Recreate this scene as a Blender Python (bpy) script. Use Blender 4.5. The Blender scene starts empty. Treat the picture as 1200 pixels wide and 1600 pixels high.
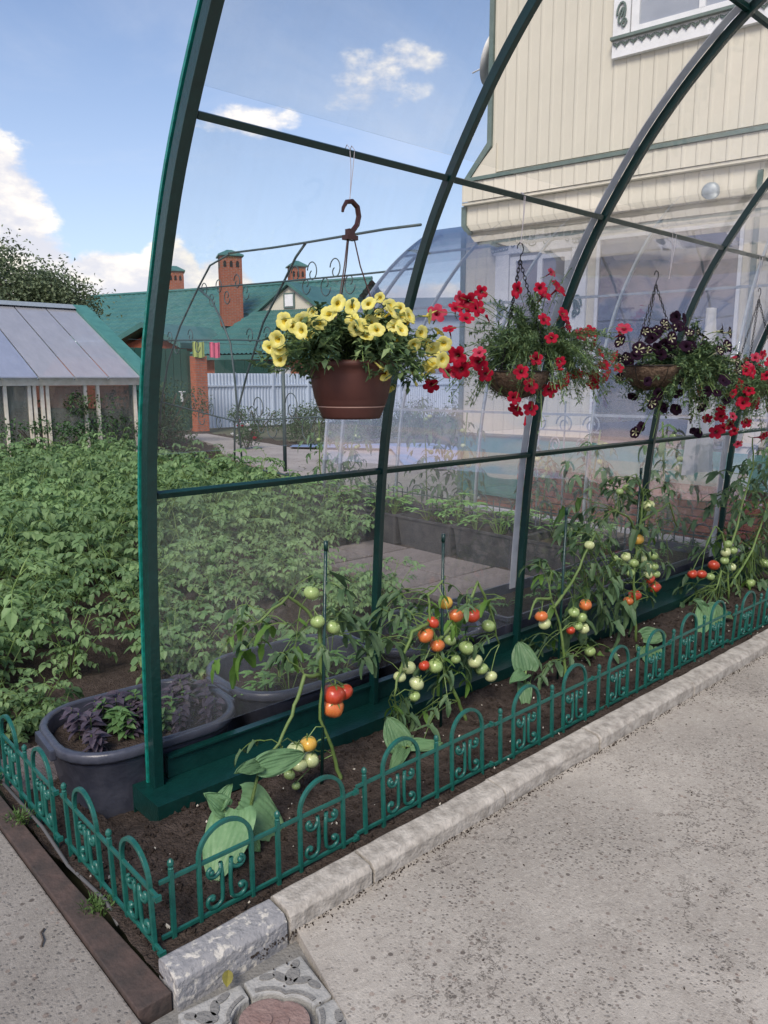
import bpy, bmesh, math, random
from math import sin, cos, pi, radians, sqrt, atan2
from mathutils import Vector, Matrix, Euler, noise
V = Vector
random.seed(7)
S = bpy.context.scene
COL = S.collection

# ---------------------------------------------------------------- camera
cd = bpy.data.cameras.new('camera')
cam = bpy.data.objects.new('camera', cd); COL.objects.link(cam); S.camera = cam
cd.sensor_fit = 'VERTICAL'; cd.sensor_height = 36; cd.lens = 27
cd.clip_start = 0.05; cd.clip_end = 3000
cam.location = (0, 0, 1.5)
cam.rotation_euler = (radians(80.1), 0, radians(-42.5))
# world X runs along the canopy, Y across it (away), Z up

# ---------------------------------------------------------------- sky
SUN_EL, SUN_AZ = 46, 212            # azimuth of the sun as an angle from +X, counter-clockwise
wd = bpy.data.worlds.new('World'); S.world = wd; wd.use_nodes = True
nt = wd.node_tree; nt.nodes.clear()
def N(t, **k):
    n = nt.nodes.new(t)
    for a, b in k.items(): setattr(n, a, b)
    return n
def LK(a, b): nt.links.new(a, b)
def MATH(op, a, b=None, c=None):
    n = N('ShaderNodeMath', operation=op)
    for i, v in enumerate((a, b, c)):
        if v is None: continue
        if hasattr(v, 'links'): LK(v, n.inputs[i])
        else: n.inputs[i].default_value = v
    return n.outputs[0]
wo = N('ShaderNodeOutputWorld'); bg = N('ShaderNodeBackground')
sky = N('ShaderNodeTexSky', sky_type='NISHITA'); sky.sun_disc = False
sky.sun_elevation = radians(SUN_EL); sky.sun_rotation = radians(90 - SUN_AZ)
sky.air_density = 1.0; sky.dust_density = 0.6; sky.ozone_density = 2.0; sky.altitude = 100
tc = N('ShaderNodeTexCoord')
sep = N('ShaderNodeSeparateXYZ'); LK(tc.outputs['Generated'], sep.inputs[0])
az = MATH('ARCTAN2', sep.outputs[1], sep.outputs[0])          # radians, from +X
el = MATH('ARCSINE', sep.outputs[2])
def ramp(v, a, b):
    n = N('ShaderNodeMapRange'); n.clamp = True; n.interpolation_type = 'SMOOTHSTEP'
    LK(v, n.inputs[0]); n.inputs[1].default_value = a; n.inputs[2].default_value = b
    return n.outputs[0]
comb = N('ShaderNodeCombineXYZ'); LK(az, comb.inputs[0]); LK(MATH('MULTIPLY', el, 1.8), comb.inputs[1])
def NZ(scale, detail, rough, dist=0.0, off=0.0):
    n = N('ShaderNodeTexNoise'); n.inputs['Scale'].default_value = scale
    n.inputs['Detail'].default_value = detail; n.inputs['Roughness'].default_value = rough
    n.inputs['Distortion'].default_value = dist
    vm = N('ShaderNodeVectorMath', operation='ADD'); LK(comb.outputs[0], vm.inputs[0]); vm.inputs[1].default_value = (off, off * .7, 0)
    LK(vm.outputs[0], n.inputs['Vector'])
    return n.outputs['Fac']
fine = NZ(14, 8, .6); mid = NZ(5, 6, .55, .3, 3.1); wis = NZ(2.2, 7, .62, .6, 8.4)
def blob(a0, e0, ra, re):
    """bell-shaped mass of cloud at azimuth a0, elevation e0 (degrees)"""
    x = MATH('DIVIDE', MATH('SUBTRACT', az, radians(a0)), radians(ra))
    y = MATH('DIVIDE', MATH('SUBTRACT', el, radians(e0)), radians(re))
    r2 = MATH('ADD', MATH('MULTIPLY', x, x), MATH('MULTIPLY', y, y))
    return MATH('MAXIMUM', MATH('SUBTRACT', 1.0, r2), 0.0)
BL = [(75.5, 9.6, 7.5, 8.2), (72, 6.5, 5, 4.5), (66.5, 5.5, 6, 3.8), (62.5, 6, 3.2, 4.2), (59.0, 5.0, 3.4, 4.4), (84, 12, 9, 7), (95, 9, 12, 7),
      (44, 4, 14, 3.5), (200, 14, 22, 7), (235, 9, 26, 6), (160, 10, 20, 6), (-60, 12, 25, 7), (130, 10, 16, 6), (-20, 8, 18, 5)]
den = None
for b in BL:
    q = blob(*b); den = q if den is None else MATH('MAXIMUM', den, q)
cum = ramp(MATH('ADD', MATH('MULTIPLY', den, .62), MATH('ADD', MATH('MULTIPLY', fine, .55), MATH('MULTIPLY', mid, .35))), .66, .80)
W2 = [(48.4, 18.9, 4.6, 2.8), (46.0, 20.6, 3.4, 1.3), (57.0, 16.9, 4.6, 1.3), (76.5, 24, 3.5, 2.2), (120, 30, 20, 8), (20, 30, 14, 5), (200, 35, 30, 9)]
wden = None
for b in W2:
    q = blob(*b); wden = q if wden is None else MATH('MAXIMUM', wden, q)
wisp = MATH('MULTIPLY', ramp(MATH('ADD', MATH('MULTIPLY', wden, .22), MATH('ADD', MATH('MULTIPLY', fine, .80), MATH('MULTIPLY', mid, .45))), .70, .92), ramp(wden, 0.0, .30))
cirr = MATH('MULTIPLY', ramp(wis, .50, .78), ramp(el, radians(40), radians(3)))
thin = MATH('MULTIPLY', cirr, .45)
haze = MATH('MULTIPLY', ramp(el, radians(33), radians(-2)), .52)
# cloud colour: cream where dense, greyer low down
mixc = N('ShaderNodeMixRGB'); mixc.inputs[1].default_value = (5.3, 5.3, 5.8, 1); mixc.inputs[2].default_value = (9.0, 8.2, 7.0, 1)
LK(ramp(MATH('ADD', fine, MATH('MULTIPLY', mid, .6)), .66, 1.0), mixc.inputs[0])
m1 = N('ShaderNodeMixRGB'); LK(haze, m1.inputs[0])
tint = N('ShaderNodeMixRGB', blend_type='MULTIPLY'); tint.inputs[0].default_value = 1; LK(sky.outputs[0], tint.inputs[1]); tint.inputs[2].default_value = (1.04, 1.06, 1.14, 1)
LK(tint.outputs[0], m1.inputs[1]); m1.inputs[2].default_value = (5.3, 5.9, 7.0, 1)
m2 = N('ShaderNodeMixRGB'); LK(thin, m2.inputs[0]); LK(m1.outputs[0], m2.inputs[1]); m2.inputs[2].default_value = (5.6, 5.8, 6.4, 1)
m3 = N('ShaderNodeMixRGB'); LK(MATH('MAXIMUM', MATH('MULTIPLY', cum, .93), MATH('MULTIPLY', wisp, .80)), m3.inputs[0]); LK(m2.outputs[0], m3.inputs[1]); LK(mixc.outputs[0], m3.inputs[2])
# evening warmth low in the sky on the sun's side
wa = MATH('COSINE', MATH('SUBTRACT', az, radians(196))); wf = MATH('MULTIPLY', MATH('MULTIPLY', ramp(wa, .1, .95), ramp(el, radians(34), radians(6))), .85)
bc = N('ShaderNodeCombineXYZ'); LK(MATH('MULTIPLY', az, 1.6), bc.inputs[0]); LK(MATH('MULTIPLY', el, 15), bc.inputs[1])
bn = N('ShaderNodeTexNoise'); bn.inputs['Scale'].default_value = 1.5; bn.inputs['Detail'].default_value = 7; bn.inputs['Distortion'].default_value = .4; LK(bc.outputs[0], bn.inputs['Vector'])
band = N('ShaderNodeMixRGB'); LK(ramp(bn.outputs['Fac'], .42, .60), band.inputs[0]); band.inputs[1].default_value = (4.6, 5.2, 8.0, 1); band.inputs[2].default_value = (11.5, 8.0, 7.2, 1)
m4 = N('ShaderNodeMixRGB'); LK(wf, m4.inputs[0]); LK(m3.outputs[0], m4.inputs[1]); LK(band.outputs[0], m4.inputs[2])
LK(m4.outputs[0], bg.inputs[0]); bg.inputs[1].default_value = 0.10
LK(bg.outputs[0], wo.inputs[0])

# ---------------------------------------------------------------- sun (soft evening light through thin cloud)
sl = bpy.data.lights.new('sun', 'SUN'); sl.energy = 2.5; sl.angle = radians(25); sl.color = (1, .90, .78)
sun = bpy.data.objects.new('sun', sl); COL.objects.link(sun)
sd = V((cos(radians(SUN_AZ)) * cos(radians(SUN_EL)), sin(radians(SUN_AZ)) * cos(radians(SUN_EL)), sin(radians(SUN_EL))))
sun.rotation_euler = sd.to_track_quat('Z', 'Y').to_euler()
S.view_settings.view_transform = 'Standard'; S.view_settings.look = 'None'
S.view_settings.exposure = 0.60; S.view_settings.gamma = 1; S.view_settings.use_curve_mapping = False
S.render.engine = 'CYCLES'
S.cycles.transparent_max_bounces = 40; S.cycles.max_bounces = 8; S.cycles.diffuse_bounces = 3

# ================================================================ helpers
class MB:
    """collects geometry, links it as ONE mesh object"""
    def __init__(s): s.v = []; s.f = []; s.m = []; s.cur = 0
    def add(s, vs, fs, mi=None):
        o = len(s.v); s.v += [tuple(p) for p in vs]
        s.f += [tuple(i + o for i in f) for f in fs]; s.m += [s.cur if mi is None else mi] * len(fs)
    def box(s, c, d, R=None):
        x, y, z = d[0] / 2, d[1] / 2, d[2] / 2
        ps = [V((a, b, e)) for a in (-x, x) for b in (-y, y) for e in (-z, z)]
        if R: ps = [R @ p for p in ps]
        c = V(c)
        s.add([p + c for p in ps], [(0, 1, 3, 2), (4, 6, 7, 5), (0, 4, 5, 1), (2, 3, 7, 6), (0, 2, 6, 4), (1, 5, 7, 3)])
    def bx(s, a, b):
        s.box([(a[i] + b[i]) / 2 for i in range(3)], [abs(b[i] - a[i]) for i in range(3)])
    def tube(s, pts, r, n=6, cap=True, flat=1.0):
        pts = [V(p) for p in pts]; k = len(pts)
        if k < 2: return
        t0 = (pts[1] - pts[0]).normalized(); up = V((0, 0, 1)) if abs(t0.z) < .9 else V((1, 0, 0))
        a = t0.cross(up).normalized(); vs = []
        for i, p in enumerate(pts):
            t = (pts[min(i + 1, k - 1)] - pts[max(i - 1, 0)]).normalized()
            a = (a - t * a.dot(t)); a = a.normalized() if a.length > 1e-6 else t.orthogonal().normalized()
            b = t.cross(a); rr = r[i] if isinstance(r, (list, tuple)) else r
            vs += [p + (a * cos(2 * pi * j / n) + b * sin(2 * pi * j / n) * flat) * rr for j in range(n)]
        fs = [(i * n + j, i * n + (j + 1) % n, (i + 1) * n + (j + 1) % n, (i + 1) * n + j) for i in range(k - 1) for j in range(n)]
        if cap: fs += [tuple(range(n))[::-1], tuple((k - 1) * n + j for j in range(n))]
        s.add(vs, fs)
    def sweep(s, pts, side, w, h):
        """rectangular bar along pts; side = constant unit vector across, w along side, h across the other way"""
        pts = [V(p) for p in pts]; side = V(side); k = len(pts); vs = []
        for i, p in enumerate(pts):
            t = (pts[min(i + 1, k - 1)] - pts[max(i - 1, 0)]).normalized(); n_ = t.cross(side).normalized()
            vs += [p + side * w / 2 * a + n_ * h / 2 * b for a, b in ((-1, -1), (1, -1), (1, 1), (-1, 1))]
        fs = [(i * 4 + j, i * 4 + (j + 1) % 4, (i + 1) * 4 + (j + 1) % 4, (i + 1) * 4 + j) for i in range(k - 1) for j in range(4)]
        s.add(vs, fs + [(3, 2, 1, 0), tuple((k - 1) * 4 + j for j in range(4))])
    def lathe(s, prof, n=32, c=(0, 0, 0), sx=1, sy=1):
        vs = [(c[0] + r * cos(2 * pi * j / n) * sx, c[1] + r * sin(2 * pi * j / n) * sy, c[2] + z) for r, z in prof for j in range(n)]
        fs = [(i * n + j, i * n + (j + 1) % n, (i + 1) * n + (j + 1) % n, (i + 1) * n + j) for i in range(len(prof) - 1) for j in range(n)]
        s.add(vs, fs)
    def ball(s, c, r, n=8, sz=1.0):
        m = n // 2; prof = [(max(1e-4, sin(pi * i / m)) * r, -cos(pi * i / m) * r * sz) for i in range(m + 1)]
        s.lathe(prof, n, c)
    def prism(s, poly, a, b, axis=2):
        """poly: 2-D outline (counter-clockwise) extruded from a to b along axis"""
        def P(p, t):
            q = [p[0], p[1]]; q.insert(axis, t); return tuple(q)
        n = len(poly)
        s.add([P(p, a) for p in poly] + [P(p, b) for p in poly],
              [tuple(range(n))[::-1], tuple(range(n, 2 * n))] + [(i, (i + 1) % n, n + (i + 1) % n, n + i) for i in range(n)])
    def mesh(s, name, mats, smooth=False, fix=False, bevel=0, seg=2):
        me = bpy.data.meshes.new(name); me.from_pydata(s.v, [], s.f)
        for m in (mats if isinstance(mats, (list, tuple)) else [mats]): me.materials.append(m)
        me.polygons.foreach_set('material_index', s.m)
        if smooth: me.polygons.foreach_set('use_smooth', [True] * len(s.f))
        if fix or bevel:
            bm = bmesh.new(); bm.from_mesh(me)
            bmesh.ops.recalc_face_normals(bm, faces=bm.faces)
            if bevel:
                es = [e for e in bm.edges if len(e.link_faces) == 2 and e.calc_face_angle(0) > .6]
                bmesh.ops.bevel(bm, geom=es, offset=bevel, segments=seg, affect='EDGES', profile=.6)
            bm.to_mesh(me); bm.free()
        me.update()
        return me
    def obj(s, name, mats, parent=None, **k):
        loc = k.pop('loc', None); rot = k.pop('rot', None)
        return put(name, s.mesh(name, mats, **k), parent, loc, rot)

def put(name, me, parent=None, loc=None, rot=None):
    o = bpy.data.objects.new(name, me); COL.objects.link(o)
    if parent is not None: o.parent = parent
    if loc is not None: o.location = loc
    if rot is not None: o.rotation_euler = rot
    return o
def tag(o, label=None, cat=None, group=None, kind=None):
    if label: o['label'] = label
    if cat: o['category'] = cat
    if group: o['group'] = group
    if kind: o['kind'] = kind
    return o
def thing(name, loc, label, cat, group=None, rz=0):
    o = put(name, None, None, loc, (0, 0, rz)); o.empty_display_size = .1
    return tag(o, label, cat, group)
def struct(o): o['kind'] = 'structure'; return o
def copy_tree(o, parent=None):
    c = o.copy(); COL.objects.link(c); c.parent = parent
    for ch in list(o.children): copy_tree(ch, c)
    return c
def rnd(a, b): return random.uniform(a, b)

# ================================================================ materials
def mat(name, c1, c2=None, rough=.6, ns=8, detail=6, bump=0, bs=None, metal=0, spec=.5, trans=0, rnd_v=0, sss=0, lo=.35, hi=.65, coat=0):
    m = bpy.data.materials.new(name); m.use_nodes = True; t = m.node_tree; n = t.nodes; l = t.links
    p = n['Principled BSDF']; out = n['Material Output']
    p.inputs['Roughness'].default_value = rough; p.inputs['Metallic'].default_value = metal
    p.inputs['Specular IOR Level'].default_value = spec
    if coat: p.inputs['Coat Weight'].default_value = coat; p.inputs['Coat Roughness'].default_value = .1
    col = None
    tcn = n.new('ShaderNodeTexCoord')
    if c2 is None: p.inputs['Base Color'].default_value = (*c1, 1)
    else:
        nz = n.new('ShaderNodeTexNoise'); nz.inputs['Scale'].default_value = ns; nz.inputs['Detail'].default_value = detail
        nz.inputs['Roughness'].default_value = .6
        l.new(tcn.outputs['Object'], nz.inputs['Vector'])
        mr = n.new('ShaderNodeMapRange'); mr.inputs[1].default_value = lo; mr.inputs[2].default_value = hi; l.new(nz.outputs['Fac'], mr.inputs[0])
        mx = n.new('ShaderNodeMixRGB'); mx.inputs[1].default_value = (*c1, 1); mx.inputs[2].default_value = (*c2, 1)
        l.new(mr.outputs[0], mx.inputs[0]); col = mx.outputs[0]
    if rnd_v:
        oi = n.new('ShaderNodeObjectInfo'); hs = n.new('ShaderNodeHueSaturation')
        mr2 = n.new('ShaderNodeMapRange'); mr2.inputs[3].default_value = 1 - rnd_v; mr2.inputs[4].default_value = 1 + rnd_v
        l.new(oi.outputs['Random'], mr2.inputs[0]); l.new(mr2.outputs[0], hs.inputs['Value'])
        if col: l.new(col, hs.inputs['Color'])
        else: hs.inputs['Color'].default_value = (*c1, 1)
        col = hs.outputs[0]
    if col: l.new(col, p.inputs['Base Color'])
    if bump:
        nb = n.new('ShaderNodeTexNoise'); nb.inputs['Scale'].default_value = bs or ns * 4; nb.inputs['Detail'].default_value = 8
        l.new(tcn.outputs['Object'], nb.inputs['Vector'])
        bp = n.new('ShaderNodeBump'); bp.inputs['Strength'].default_value = min(1, bump); bp.inputs['Distance'].default_value = .01 * max(1, bump)
        l.new(nb.outputs['Fac'], bp.inputs['Height']); l.new(bp.outputs[0], p.inputs['Normal'])
    if trans:
        tr = n.new('ShaderNodeBsdfTranslucent'); ms = n.new('ShaderNodeMixShader'); ms.inputs[0].default_value = trans
        if col: l.new(col, tr.inputs[0])
        else: tr.inputs[0].default_value = (*c1, 1)
        l.new(p.outputs[0], ms.inputs[1]); l.new(tr.outputs[0], ms.inputs[2]); l.new(ms.outputs[0], out.inputs[0])
    return m

def leafmat(name, c1, c2, ns=6, trans=.28, rough=.5, rv=.18):
    return mat(name, c1, c2, rough=rough, ns=ns, detail=3, trans=trans, rnd_v=rv, spec=.35, bump=.25, bs=90)

def sheetmat(name, tint=(.99, .995, .99), milk=.05, refl=1.0, milkc=(.55, .58, .6), flat=False):
    """clear plexiglass: passes light, mirrors by Fresnel, a thin film of dust"""
    m = bpy.data.materials.new(name); m.use_nodes = True; t = m.node_tree; n = t.nodes; l = t.links
    n.remove(n['Principled BSDF']); out = n['Material Output']
    tr = n.new('ShaderNodeBsdfTransparent'); tr.inputs[0].default_value = (*tint, 1)
    df = n.new('ShaderNodeBsdfDiffuse'); df.inputs[0].default_value = (*milkc, 1)
    gl = n.new('ShaderNodeBsdfGlossy'); gl.inputs['Roughness'].default_value = .015
    ge = n.new('ShaderNodeNewGeometry'); dt = n.new('ShaderNodeVectorMath'); dt.operation = 'DOT_PRODUCT'
    l.new(ge.outputs['Incoming'], dt.inputs[0]); l.new(ge.outputs['True Normal'], dt.inputs[1])
    def mth(op, a_, b_=None):                       # Schlick's Fresnel, the same from both faces
        q = n.new('ShaderNodeMath'); q.operation = op
        for i_, v_ in enumerate((a_, b_)):
            if v_ is None: continue
            if isinstance(v_, (int, float)): q.inputs[i_].default_value = v_
            else: l.new(v_, q.inputs[i_])
        return q
    fr = mth('MULTIPLY_ADD', mth('POWER', mth('SUBTRACT', 1.0, mth('ABSOLUTE', dt.outputs['Value']).outputs[0]).outputs[0], 5.0).outputs[0], .96); fr.inputs[2].default_value = .04
    tcn = n.new('ShaderNodeTexCoord'); nz = n.new('ShaderNodeTexNoise'); nz.inputs['Scale'].default_value = 2.2; nz.inputs['Detail'].default_value = 9
    nz.inputs['Roughness'].default_value = .7
    mp = n.new('ShaderNodeMapping'); mp.inputs['Scale'].default_value = (3, 1, .5); l.new(tcn.outputs['Object'], mp.inputs[0]); l.new(mp.outputs[0], nz.inputs['Vector'])
    mr = n.new('ShaderNodeMapRange'); mr.inputs[1].default_value = .35; mr.inputs[2].default_value = .75; mr.inputs[3].default_value = milk * (1 if flat else .5); mr.inputs[4].default_value = milk * (1.25 if flat else 1.8)
    l.new(nz.outputs['Fac'], mr.inputs[0])
    a = n.new('ShaderNodeMixShader'); l.new(mr.outputs[0], a.inputs[0]); l.new(tr.outputs[0], a.inputs[1]); l.new(df.outputs[0], a.inputs[2])
    mu = n.new('ShaderNodeMath'); mu.operation = 'MULTIPLY'; mu.inputs[1].default_value = refl; mu.use_clamp = True; l.new(fr.outputs[0], mu.inputs[0])
    nb = n.new('ShaderNodeTexNoise'); nb.inputs['Scale'].default_value = 1.3; l.new(tcn.outputs['Object'], nb.inputs['Vector'])
    bp = n.new('ShaderNodeBump'); bp.inputs['Strength'].default_value = .12; bp.inputs['Distance'].default_value = .05; l.new(nb.outputs['Fac'], bp.inputs['Height'])
    l.new(bp.outputs[0], gl.inputs['Normal'])
    b = n.new('ShaderNodeMixShader'); l.new(mu.outputs[0], b.inputs[0]); l.new(a.outputs[0], b.inputs[1]); l.new(gl.outputs[0], b.inputs[2])
    l.new(b.outputs[0], out.inputs[0])
    return m

def concrete(name, base, dark, speck, scale=1.0):
    m = bpy.data.materials.new(name); m.use_nodes = True; t = m.node_tree; n = t.nodes; l = t.links
    p = n['Principled BSDF']; p.inputs['Roughness'].default_value = .9; p.inputs['Specular IOR Level'].default_value = .25
    tcn = n.new('ShaderNodeTexCoord'); O = tcn.outputs['Object']
    def nz(s, d=8, r=.6):
        q = n.new('ShaderNodeTexNoise'); q.inputs['Scale'].default_value = s; q.inputs['Detail'].default_value = d; q.inputs['Roughness'].default_value = r
        l.new(O, q.inputs['Vector']); return q.outputs['Fac']
    def mr(x, a, b, c=0, d=1):
        q = n.new('ShaderNodeMapRange'); l.new(x, q.inputs[0])
        for i, v in enumerate((a, b, c, d)): q.inputs[i + 1].default_value = v
        return q.outputs[0]
    def mix(f, a, b, bt='MIX'):
        q = n.new('ShaderNodeMixRGB'); q.blend_type = bt
        if isinstance(f, float): q.inputs[0].default_value = f
        else: l.new(f, q.inputs[0])
        for i, v in ((1, a), (2, b)):
            if isinstance(v, tuple): q.inputs[i].default_value = (*v, 1)
            else: l.new(v, q.inputs[i])
        return q.outputs[0]
    def mul(a, b):
        q = n.new('ShaderNodeMath'); q.operation = 'MULTIPLY'; l.new(a, q.inputs[0])
        if isinstance(b, float): q.inputs[1].default_value = b
        else: l.new(b, q.inputs[1])
        return q.outputs[0]
    big = mr(nz(1.1, 5), .38, .62); med = mr(nz(7, 8, .7), .35, .65); fn = mr(nz(160 * scale, 4, .7), .3, .7)
    c = mix(big, base, tuple(x * .66 for x in base)); c = mix(mul(med, .60), c, dark)
    c = mix(mul(fn, .35), c, tuple(x * .5 for x in base))
    vo = n.new('ShaderNodeTexVoronoi'); vo.inputs['Scale'].default_value = 95 * scale; l.new(O, vo.inputs['Vector'])
    vc = n.new('ShaderNodeSeparateColor'); l.new(vo.outputs['Color'], vc.inputs[0])
    st = mul(mr(vo.outputs['Distance'], .48, .28), mr(vc.outputs[0], .50, .56)); st = mul(st, mr(nz(2.3, 7, .7), .40, .60, .15, 1))
    sc = mix(vc.outputs[1], speck, tuple(min(1, x * 2.4 + .02) for x in speck)); c = mix(mul(st, .85), c, sc)
    vo2 = n.new('ShaderNodeTexVoronoi'); vo2.inputs['Scale'].default_value = 210 * scale; l.new(O, vo2.inputs['Vector'])
    vd = n.new('ShaderNodeSeparateColor'); l.new(vo2.outputs['Color'], vd.inputs[0])
    s2 = mul(mr(vo2.outputs['Distance'], .42, .25), mr(vd.outputs[0], .7, .74)); s2 = mul(s2, mr(nz(6, 5), .4, .6))
    c = mix(mul(s2, .8), c, mix(vd.outputs[1], (.06, .052, .045), (.42, .39, .35)))
    vo3 = n.new('ShaderNodeTexVoronoi'); vo3.inputs['Scale'].default_value = 48 * scale; vo3.inputs['Randomness'].default_value = 1; l.new(O, vo3.inputs['Vector'])
    ve = n.new('ShaderNodeSeparateColor'); l.new(vo3.outputs['Color'], ve.inputs[0]); s3 = mul(mr(vo3.outputs['Distance'], .36, .30), mr(ve.outputs[0], .84, .86))
    c = mix(mul(s3, .75), c, mix(ve.outputs[1], (.05, .04, .035), (.30, .24, .20)))
    c = mix(mul(mr(nz(60, 7, .8), .5, .62), .30), c, tuple(min(1, x * 1.35) for x in base))
    wn = n.new('ShaderNodeTexNoise'); wn.inputs['Scale'].default_value = 2.5; wn.inputs['Detail'].default_value = 8; wn.inputs['Roughness'].default_value = .7; l.new(O, wn.inputs['Vector'])
    wv = n.new('ShaderNodeVectorMath'); wv.operation = 'MULTIPLY_ADD'; l.new(wn.outputs['Color'], wv.inputs[0]); wv.inputs[1].default_value = (.9, .9, .9); l.new(O, wv.inputs[2])
    vk = n.new('ShaderNodeTexVoronoi'); vk.feature = 'DISTANCE_TO_EDGE'; vk.inputs['Scale'].default_value = .9; l.new(wv.outputs[0], vk.inputs['Vector'])
    ck = mul(mr(vk.outputs['Distance'], .006, .001), mr(nz(1.7, 3), .44, .50)); c = mix(mul(ck, .8), c, (.07, .06, .05))
    sp_ = mr(nz(26, 6, .75), .56, .66); c = mix(mul(sp_, .35), c, tuple(x * .35 for x in base))
    l.new(c, p.inputs['Base Color'])
    hsum = n.new('ShaderNodeMath'); hsum.operation = 'ADD'; l.new(mul(med, .6), hsum.inputs[0]); l.new(mul(fn, .5), hsum.inputs[1])
    h2 = n.new('ShaderNodeMath'); h2.operation = 'ADD'; l.new(hsum.outputs[0], h2.inputs[0]); l.new(st, h2.inputs[1])
    bp = n.new('ShaderNodeBump'); bp.inputs['Strength'].default_value = .7; bp.inputs['Distance'].default_value = .004; l.new(h2.outputs[0], bp.inputs['Height'])
    l.new(bp.outputs[0], p.inputs['Normal'])
    return m

M_yard = concrete('yard_concrete', (.49, .455, .40), (.28, .25, .215), (.07, .06, .05))
M_path = concrete('side_concrete', (.33, .305, .27), (.20, .182, .158), (.06, .055, .05), .9)
M_slab = concrete('slab_concrete', (.22, .19, .185), (.155, .135, .13), (.06, .05, .04), .7)
M_kerb = mat('kerb_stone', (.47, .44, .39), (.26, .24, .21), .9, 26, 12, bump=.6, bs=90, spec=.2)
M_kerbp = mat('kerb_worn_paint', (.265, .265, .27), (.50, .48, .43), .85, 34, 12, bump=1.0, bs=50, lo=.54, hi=.60, spec=.3)
M_strip = mat('brown_edging', (.095, .066, .056), (.055, .045, .04), .75, 12, 8, bump=.5, spec=.3)
M_soil = mat('soil', (.045, .034, .028), (.085, .066, .055), .95, 30, 10, bump=2.2, bs=110, spec=.15)
M_clod = mat('soil_clod', (.038, .029, .024), (.075, .058, .048), .95, 40, 6, bump=1.5, bs=160, spec=.12, rnd_v=.2)
M_fence = mat('green_plastic', (.013, .115, .092), (.009, .085, .068), .33, 30, 5, bump=.15, bs=200, spec=.5)
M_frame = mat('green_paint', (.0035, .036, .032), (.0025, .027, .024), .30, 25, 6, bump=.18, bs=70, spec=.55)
M_frame_skylit = mat('green_paint_skylit', (.01, .24, .19), (.006, .12, .09), .35, 30, 6, bump=.3, bs=50)  # brighter copy of the frame green, with sky light put into the colour
M_tub = mat('black_plastic', (.040, .045, .064), (.062, .067, .088), .34, 20, 6, bump=.15, bs=60)
M_box = mat('dusty_planter', (.030, .030, .035), (.062, .06, .06), .7, 9, 8, bump=.3, bs=40)
M_sheet = sheetmat('clear_sheet', milk=.026)
M_sheetlow = sheetmat('clear_sheet_dusty', milk=.038)
M_sheet2 = sheetmat('blue_tinted_sheet', tint=(.965, .97, .99), milk=.035, refl=3.0, milkc=(.60, .56, .68))
M_foil = mat('grey_edge_strip', (.70, .71, .73), (.56, .58, .61), .45, 10, 5, trans=.5)
M_grey = mat('galvanised_frame', (.34, .38, .40), (.25, .29, .31), .45, 20, 5, metal=.2)
M_wire = mat('dark_wire', (.045, .075, .08), rough=.5)
M_terra = mat('brown_pot_plastic', (.085, .026, .018), (.065, .02, .015), .6, 6, 4, coat=.0)
M_hook = mat('dark_brown_plastic', (.05, .014, .012), rough=.4)
M_string = mat('pale_string', (.6, .56, .58), rough=.8)
M_chain = mat('dark_chain', (.02, .018, .018), rough=.45, metal=.5)
M_coco = mat('coco_fibre', (.085, .05, .032), (.17, .115, .075), .95, 25, 9, bump=2.0, bs=70)
M_leaf_pot = leafmat('potato_leaf', (.15, .26, .10), (.25, .38, .16), 5, .38)
M_leaf_potd = leafmat('potato_leaf_dark', (.12, .215, .09), (.20, .32, .135), 5, .38)
M_stem = leafmat('green_stem', (.12, .20, .05), (.17, .25, .08), 9, .1)
M_leaf_tom = leafmat('tomato_leaf', (.065, .13, .06), (.13, .215, .10), 11)
M_leaf_toml = leafmat('tomato_leaf_light', (.09, .19, .03), (.13, .25, .05), 14)
M_leaf_pet = leafmat('petunia_leaf', (.085, .15, .07), (.165, .25, .12), 20)
M_leaf_petl = leafmat('petunia_leaf_pale', (.13, .20, .075), (.22, .30, .13), 20)
M_leaf_petd = leafmat('petunia_leaf_dark', (.05, .095, .045), (.10, .165, .075), 20)
M_hosta = leafmat('hosta_leaf', (.11, .22, .10), (.18, .31, .15), 10, .2, .45)
M_purple = leafmat('basil_purple', (.040, .030, .046), (.085, .068, .088), 20, .1)
M_basil = leafmat('basil_green', (.07, .15, .05), (.12, .22, .08), 20)
M_seed = leafmat('seedling_leaf', (.12, .26, .07), (.2, .36, .11), 20)
M_bush = leafmat('bush_leaf', (.04, .09, .035), (.07, .14, .05), 3)
M_tree = leafmat('tree_leaf', (.09, .125, .07), (.14, .18, .09), 2, .2)
M_bark = mat('bark', (.07, .055, .045), (.12, .10, .08), .9, 6, 6, bump=1)
M_pY = mat('yellow_petal', (.74, .67, .13), (.82, .77, .30), .6, 40, 2, trans=.3, spec=.2, rnd_v=.08)
M_pYt = mat('yellow_throat', (.62, .47, .04), rough=.6, trans=.2)
M_pR = mat('red_petal', (.46, .007, .035), (.34, .004, .024), .65, 60, 3, trans=.22, spec=.2, rnd_v=.15)
M_pRt = mat('red_throat', (.22, .004, .02), rough=.6)
M_pK = mat('pink_petal', (.58, .07, .12), (.50, .03, .07), .6, 40, 2, trans=.3, spec=.2, rnd_v=.1)
M_pP = mat('dark_purple_petal', (.011, .004, .012), (.022, .006, .018), .8, 40, 2, trans=.0, spec=.12)
M_pPs = mat('cream_star', (.55, .54, .34), rough=.6, trans=.2)
M_tomR = mat('tomato_red', (.43, .03, .018), (.46, .075, .025), .3, 12, 3, spec=.5, coat=.12)
M_tomO = mat('tomato_orange', (.56, .20, .05), (.55, .11, .035), .3, 9, 3, spec=.5, coat=.12)
M_tomY = mat('tomato_yellow', (.62, .42, .07), (.60, .30, .06), .24, 9, 3, spec=.5, coat=.12)
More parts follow.
